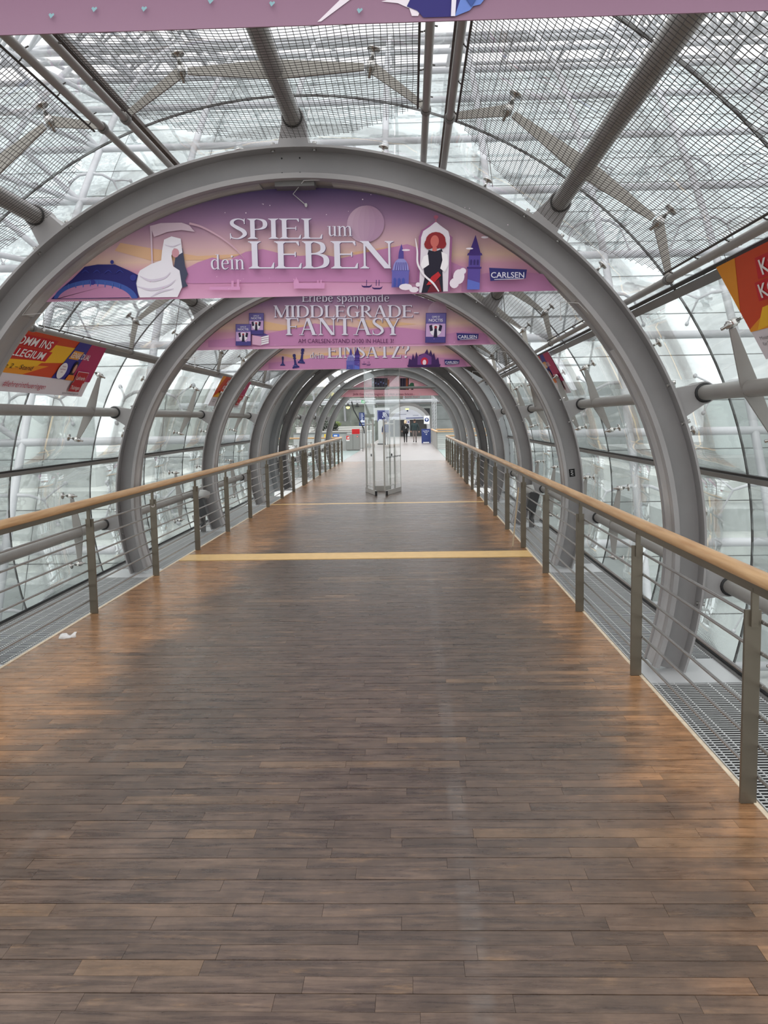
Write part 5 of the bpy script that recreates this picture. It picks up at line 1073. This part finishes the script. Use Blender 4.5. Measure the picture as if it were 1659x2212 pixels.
# kiosk with wireless sign
t = thing('sign_kiosk', 'pale kiosk board with a blue wireless sign behind the glass doors', 'sign', (px(821, 64), 64, 0))
mb = MB(); mb.lohi((px(817, 64), 64, .06), (px(829, 64), 64.3, 1.75)); part('column', mb, mat('kiosk_grey', (.56, .58, .58, 1), .5), t); mb = MB(); mb.lohi((px(815, 64), 63.85, 0), (px(831, 64), 64.45, .06)); part('base', mb, DARK, t)
mb = MB(); mb.lohi((px(808, 64), 64.31, 1.75), (px(842, 64), 64.36, pz(880, 64))); part('back_panel', mb, mat('kiosk_grey', (.56, .58, .58, 1), .5), t)
c = (px(828, 64), 64.27, pz(898, 64)); mb = MB(); mb.box(c, (.86, .05, .86)); part('sign_panel', mb, ink((40, 44, 104)), t)
S = Sheet(t, (c[0], c[1] - .026, c[2]), (1, 0, 0), (0, 0, 1), (0, -1, 0)); wv = [(206, 212, 232)]
S.art('wireless_symbol', [((150, 156, 200), [rc(-.40, -.40, .40, -.375), rc(-.40, .375, .40, .40), rc(-.40, -.40, -.375, .40), rc(.375, -.40, .40, .40)]), ((232, 234, 244), [disc(-.03, -.06, .045, None, 12)] + [q for r in (.13, .22, .31) for q in st([(-.03 + r * math.cos(a), -.06 + r * math.sin(a), .05) for a in [PI / 2 - i * PI / 12 for i in range(7)]], 3)] + sans(('Multi', .02, 0), -.30, -.32, .11, .5))])
# pavement sign, arrow board, balustrade, poles
t = thing('pavement_sign', 'blue folding pavement sign with white lettering right of the walking people', 'sign', (1.87, 65.6, 0)); mb = MB(); mb.prism([(1.52, 65.45, 0), (2.20, 65.45, 0), (2.20, 65.58, 1.06), (1.52, 65.58, 1.06)], (0, .03, 0)); mb.prism([(1.52, 65.85, 0), (2.20, 65.85, 0), (2.20, 65.62, 1.06), (1.52, 65.62, 1.06)], (0, .03, 0)); part('board', mb, ink((52, 66, 122)), t)
S = Sheet(t, (1.86, 65.44, 0), (1, 0, 0), (0, .121, .9927), (0, -.9927, .121)); S.art('lettering', [((232, 234, 242), sans(('Last Minute', .02, 0), 0, .88, .07, .46, 'c') + sans(('Bonus', .02, 0), 0, .77, .07, .24, 'c') + [[(-.05, .68), (.06, .70), (.03, .60)], rc(-.23, .01, .22, .09)]), ((112, 122, 168), [disc(-.06, .60, .012, None, 8), disc(.08, .60, .012, None, 8), disc(-.06, .34, .012, None, 8), disc(.08, .34, .012, None, 8)])])
t = thing('arrow_sign', 'white board with a blue arrow circle beside the far tunnel mouth', 'sign', (px(921.5, 72), 72, 0)); c = (px(921.5, 72), 72, pz(907.5, 72)); mb = MB(); mb.box(c, (.46, .03, .66)); part('board', mb, ink((238, 240, 242)), t); mb = MB(); mb.lohi((c[0] - .025, 72.02, 0), (c[0] + .025, 72.06, c[2])); part('pole', mb, FRAME, t)
S = Sheet(t, (c[0], 71.984, c[2]), (1, 0, 0), (0, 0, 1), (0, -1, 0)); S.art('arrow', [((34, 58, 122), [disc(0, 0, .17, None, 24)]), ((238, 240, 242), [rc(-.025, -.11, .025, .06), [(0, .13), (-.10, .03), (-.06, -.0), (0, .06), (.06, 0), (.10, .03)]])])
t = thing('balustrade', 'box balustrade with a wooden rail right of the pavement sign', 'balustrade', (2.3, 58, 0)); mb = MB(); mb.lohi((2.24, 52, 0), (2.30, 66, 1.0)); part('side_panel', mb, mat('balustrade_grey', (.28, .275, .255, 1), .45), t)
for i in range(9): mb = MB(); mb.lohi((2.30, 52, .06 + i * .105), (5.4, 52.05, .145 + i * .105)); part('front_slat', mb, mat('pale_slat', (.47, .48, .46, 1), .5), t)
mb = MB(); mb.lohi((2.20, 51.9, 1.0), (2.36, 66, 1.06)); part('wooden_rail', mb, BEECH, t); mb = MB(); mb.lohi((2.36, 51.9, 1.0), (5.4, 52.12, 1.06)); part('wooden_rail', mb, BEECH, t)
mb = MB(); mb.lohi((2.6, 65.8, .95), (7.5, 66, 1.05)); part('wooden_rail', mb, BEECH, t)
for i, xx in enumerate((935, 940.5)):
    t = thing('lattice_pole', ['slim lattice pole left of its twin above the balustrade', 'slim lattice pole right of its twin above the balustrade'][i], 'pole', (px(xx, 68), 68, 0), 'lattice poles'); X = px(xx, 68)
    for dx in (-.06, .06): mb = MB(); mb.tube((X + dx, 68, 0), (X + dx, 68, pz(856, 68)), .022, 8); part('upright', mb, ALU, t)
    mb = MB(); z = .2
    while z < 3.3: mb.tube((X - .06, 68, z), (X + .06, 68, z + .25), .01, 5); z += .25
    part('braces', mb, ALU, t, kind='stuff')

# far glass wall and the mouth of the opposite tunnel
PW = mat('far_pane', (0.15, 0.165, 0.14, 1), .35, noise=(.9, .35)); PW2 = mat('far_pane_pale', (0.21, 0.23, 0.225, 1), .35, noise=(.6, .25))
wl = MB(); wl.lohi((-30, 98.3, -4.7), (30, 98.5, 5.6)); wb = struct('wall_back', wl, mat('far_wall', (0.34, 0.36, 0.345, 1), .7))
pmh = MB(); pmh.box((0, 0, 0), (2.9, .06, 1.5)); pm1 = pmh.mesh('pane', PW); pm2 = pmh.mesh('pane', PW2)
for i in range(-9, 9):
    for j in range(6):
        x = (i + .5) * 3.0
        if -2.6 < x < 4.2 and j in (2, 3, 4): continue
        piece('pane', pm1 if (i < 0 and j > 1) else pm2, (x, 98.25, -3.8 + j * 1.58), wb)
t = thing('far_pipe', 'thick white pipe running across above the far tunnel mouth', 'pipe', (0, 97, 3.9)); mb = MB(); mb.tube((-25, 97, pz(867, 97)), (25, 97, pz(867, 97)), .20, 12); part('pipe', mb, PIPE, t); mb = MB(); mb.tube((-25, 97, pz(872.5, 97)), (25, 97, pz(872.5, 97)), .09, 8); part('shadow_rail', mb, FRAME, t)
t = thing('tunnel_mouth', 'far tunnel mouth with a white lintel sign and dark doors', 'portal', (.35, 93, 0)); XC = .36
mb = MB(); k_ = None
def ringp(mb, r0, r1, y0, y1, n=40):
    k = None
    for i in range(n + 1):
        a = math.radians(-16 + 212 * i / n); q = mb.add([(XC + r * math.cos(a), y, ZC + r * math.sin(a)) for r, y in ((r0, y0), (r1, y0), (r1, y1), (r0, y1))])
        if k is not None:
            for j in range(4): mb.face([k + j, k + (j + 1) % 4, q + (j + 1) % 4, q + j])
        k = q
ringp(mb, 2.42, 2.72, 92.6, 93.0); part('outer_ring', mb, FRAME, t)
mb = MB(); ringp(mb, 2.05, 2.42, 93.6, 93.9); part('inner_ring', mb, PLATE, t)
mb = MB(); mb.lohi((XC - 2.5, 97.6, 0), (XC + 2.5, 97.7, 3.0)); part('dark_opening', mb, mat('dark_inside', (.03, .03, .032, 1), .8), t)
mb = MB(); mb.prism([(XC + 2.05 * math.cos(a), 94.2, ZC + 2.05 * math.sin(a)) for a in [math.radians(31 + 118 * i / 20) for i in range(21)]], (0, .06, 0)); part('lintel_sign', mb, ink((232, 234, 244)), t)
mb = MB(); mb.lohi((XC - .15, 94.19, 1.9), (XC + 1.75, 94.2, 1.98)); part('blue_line', mb, ink((48, 62, 130)), t); mb = MB(); mb.lohi((XC - 1.9, 94.15, 1.76), (XC + 1.9, 94.2, 1.88)); part('lintel', mb, PLATE, t)
S = Sheet(t, (XC, 94.198, 0), (1, 0, 0), (0, 0, 1), (0, -1, 0)); S.art('sign_marks', [((60, 66, 100), [disc(.02, 2.72, .09, None, 14)]), ((150, 154, 176), [rc(-.9, 2.32, -.1, 2.37), rc(.6, 2.20, 1.2, 2.25)])])
mb = MB(); mb.box((XC, 94.1, 1.52), (.5, .03, .36)); part('door_sticker', mb, ink((228, 222, 230)), t); S = Sheet(t, (XC, 94.08, 1.52), (1, 0, 0), (0, 0, 1), (0, -1, 0)); S.art('door_marks', [((120, 60, 70), [disc(-.12, 0, .09, None, 12)]), ((70, 80, 140), [disc(.12, 0, .09, None, 12)])])
for x0, x1 in ((-1.85, -.95), (-.9, -.25), (.25, .95), (1.0, 1.85)): mb = MB(); mb.lohi((XC + x0, 94.6, 0), (XC + x1, 94.66, 1.75)); part('door', mb, mat('dark_door', (.045, .043, .042, 1), .25), t)
mb = MB(); mb.lohi((XC - .25, 94.55, 0), (XC + .25, 94.62, 1.75)); part('middle_post', mb, PLATE, t)
mb = MB(); mb.box((XC + .0, 92.9, pz(884, 93)), (.36, .1, .14)); part('lit_sign', mb, mat('exit_glow', rgb(226, 236, 150), .4, emit=rgb(226, 240, 150), estr=.8), t)
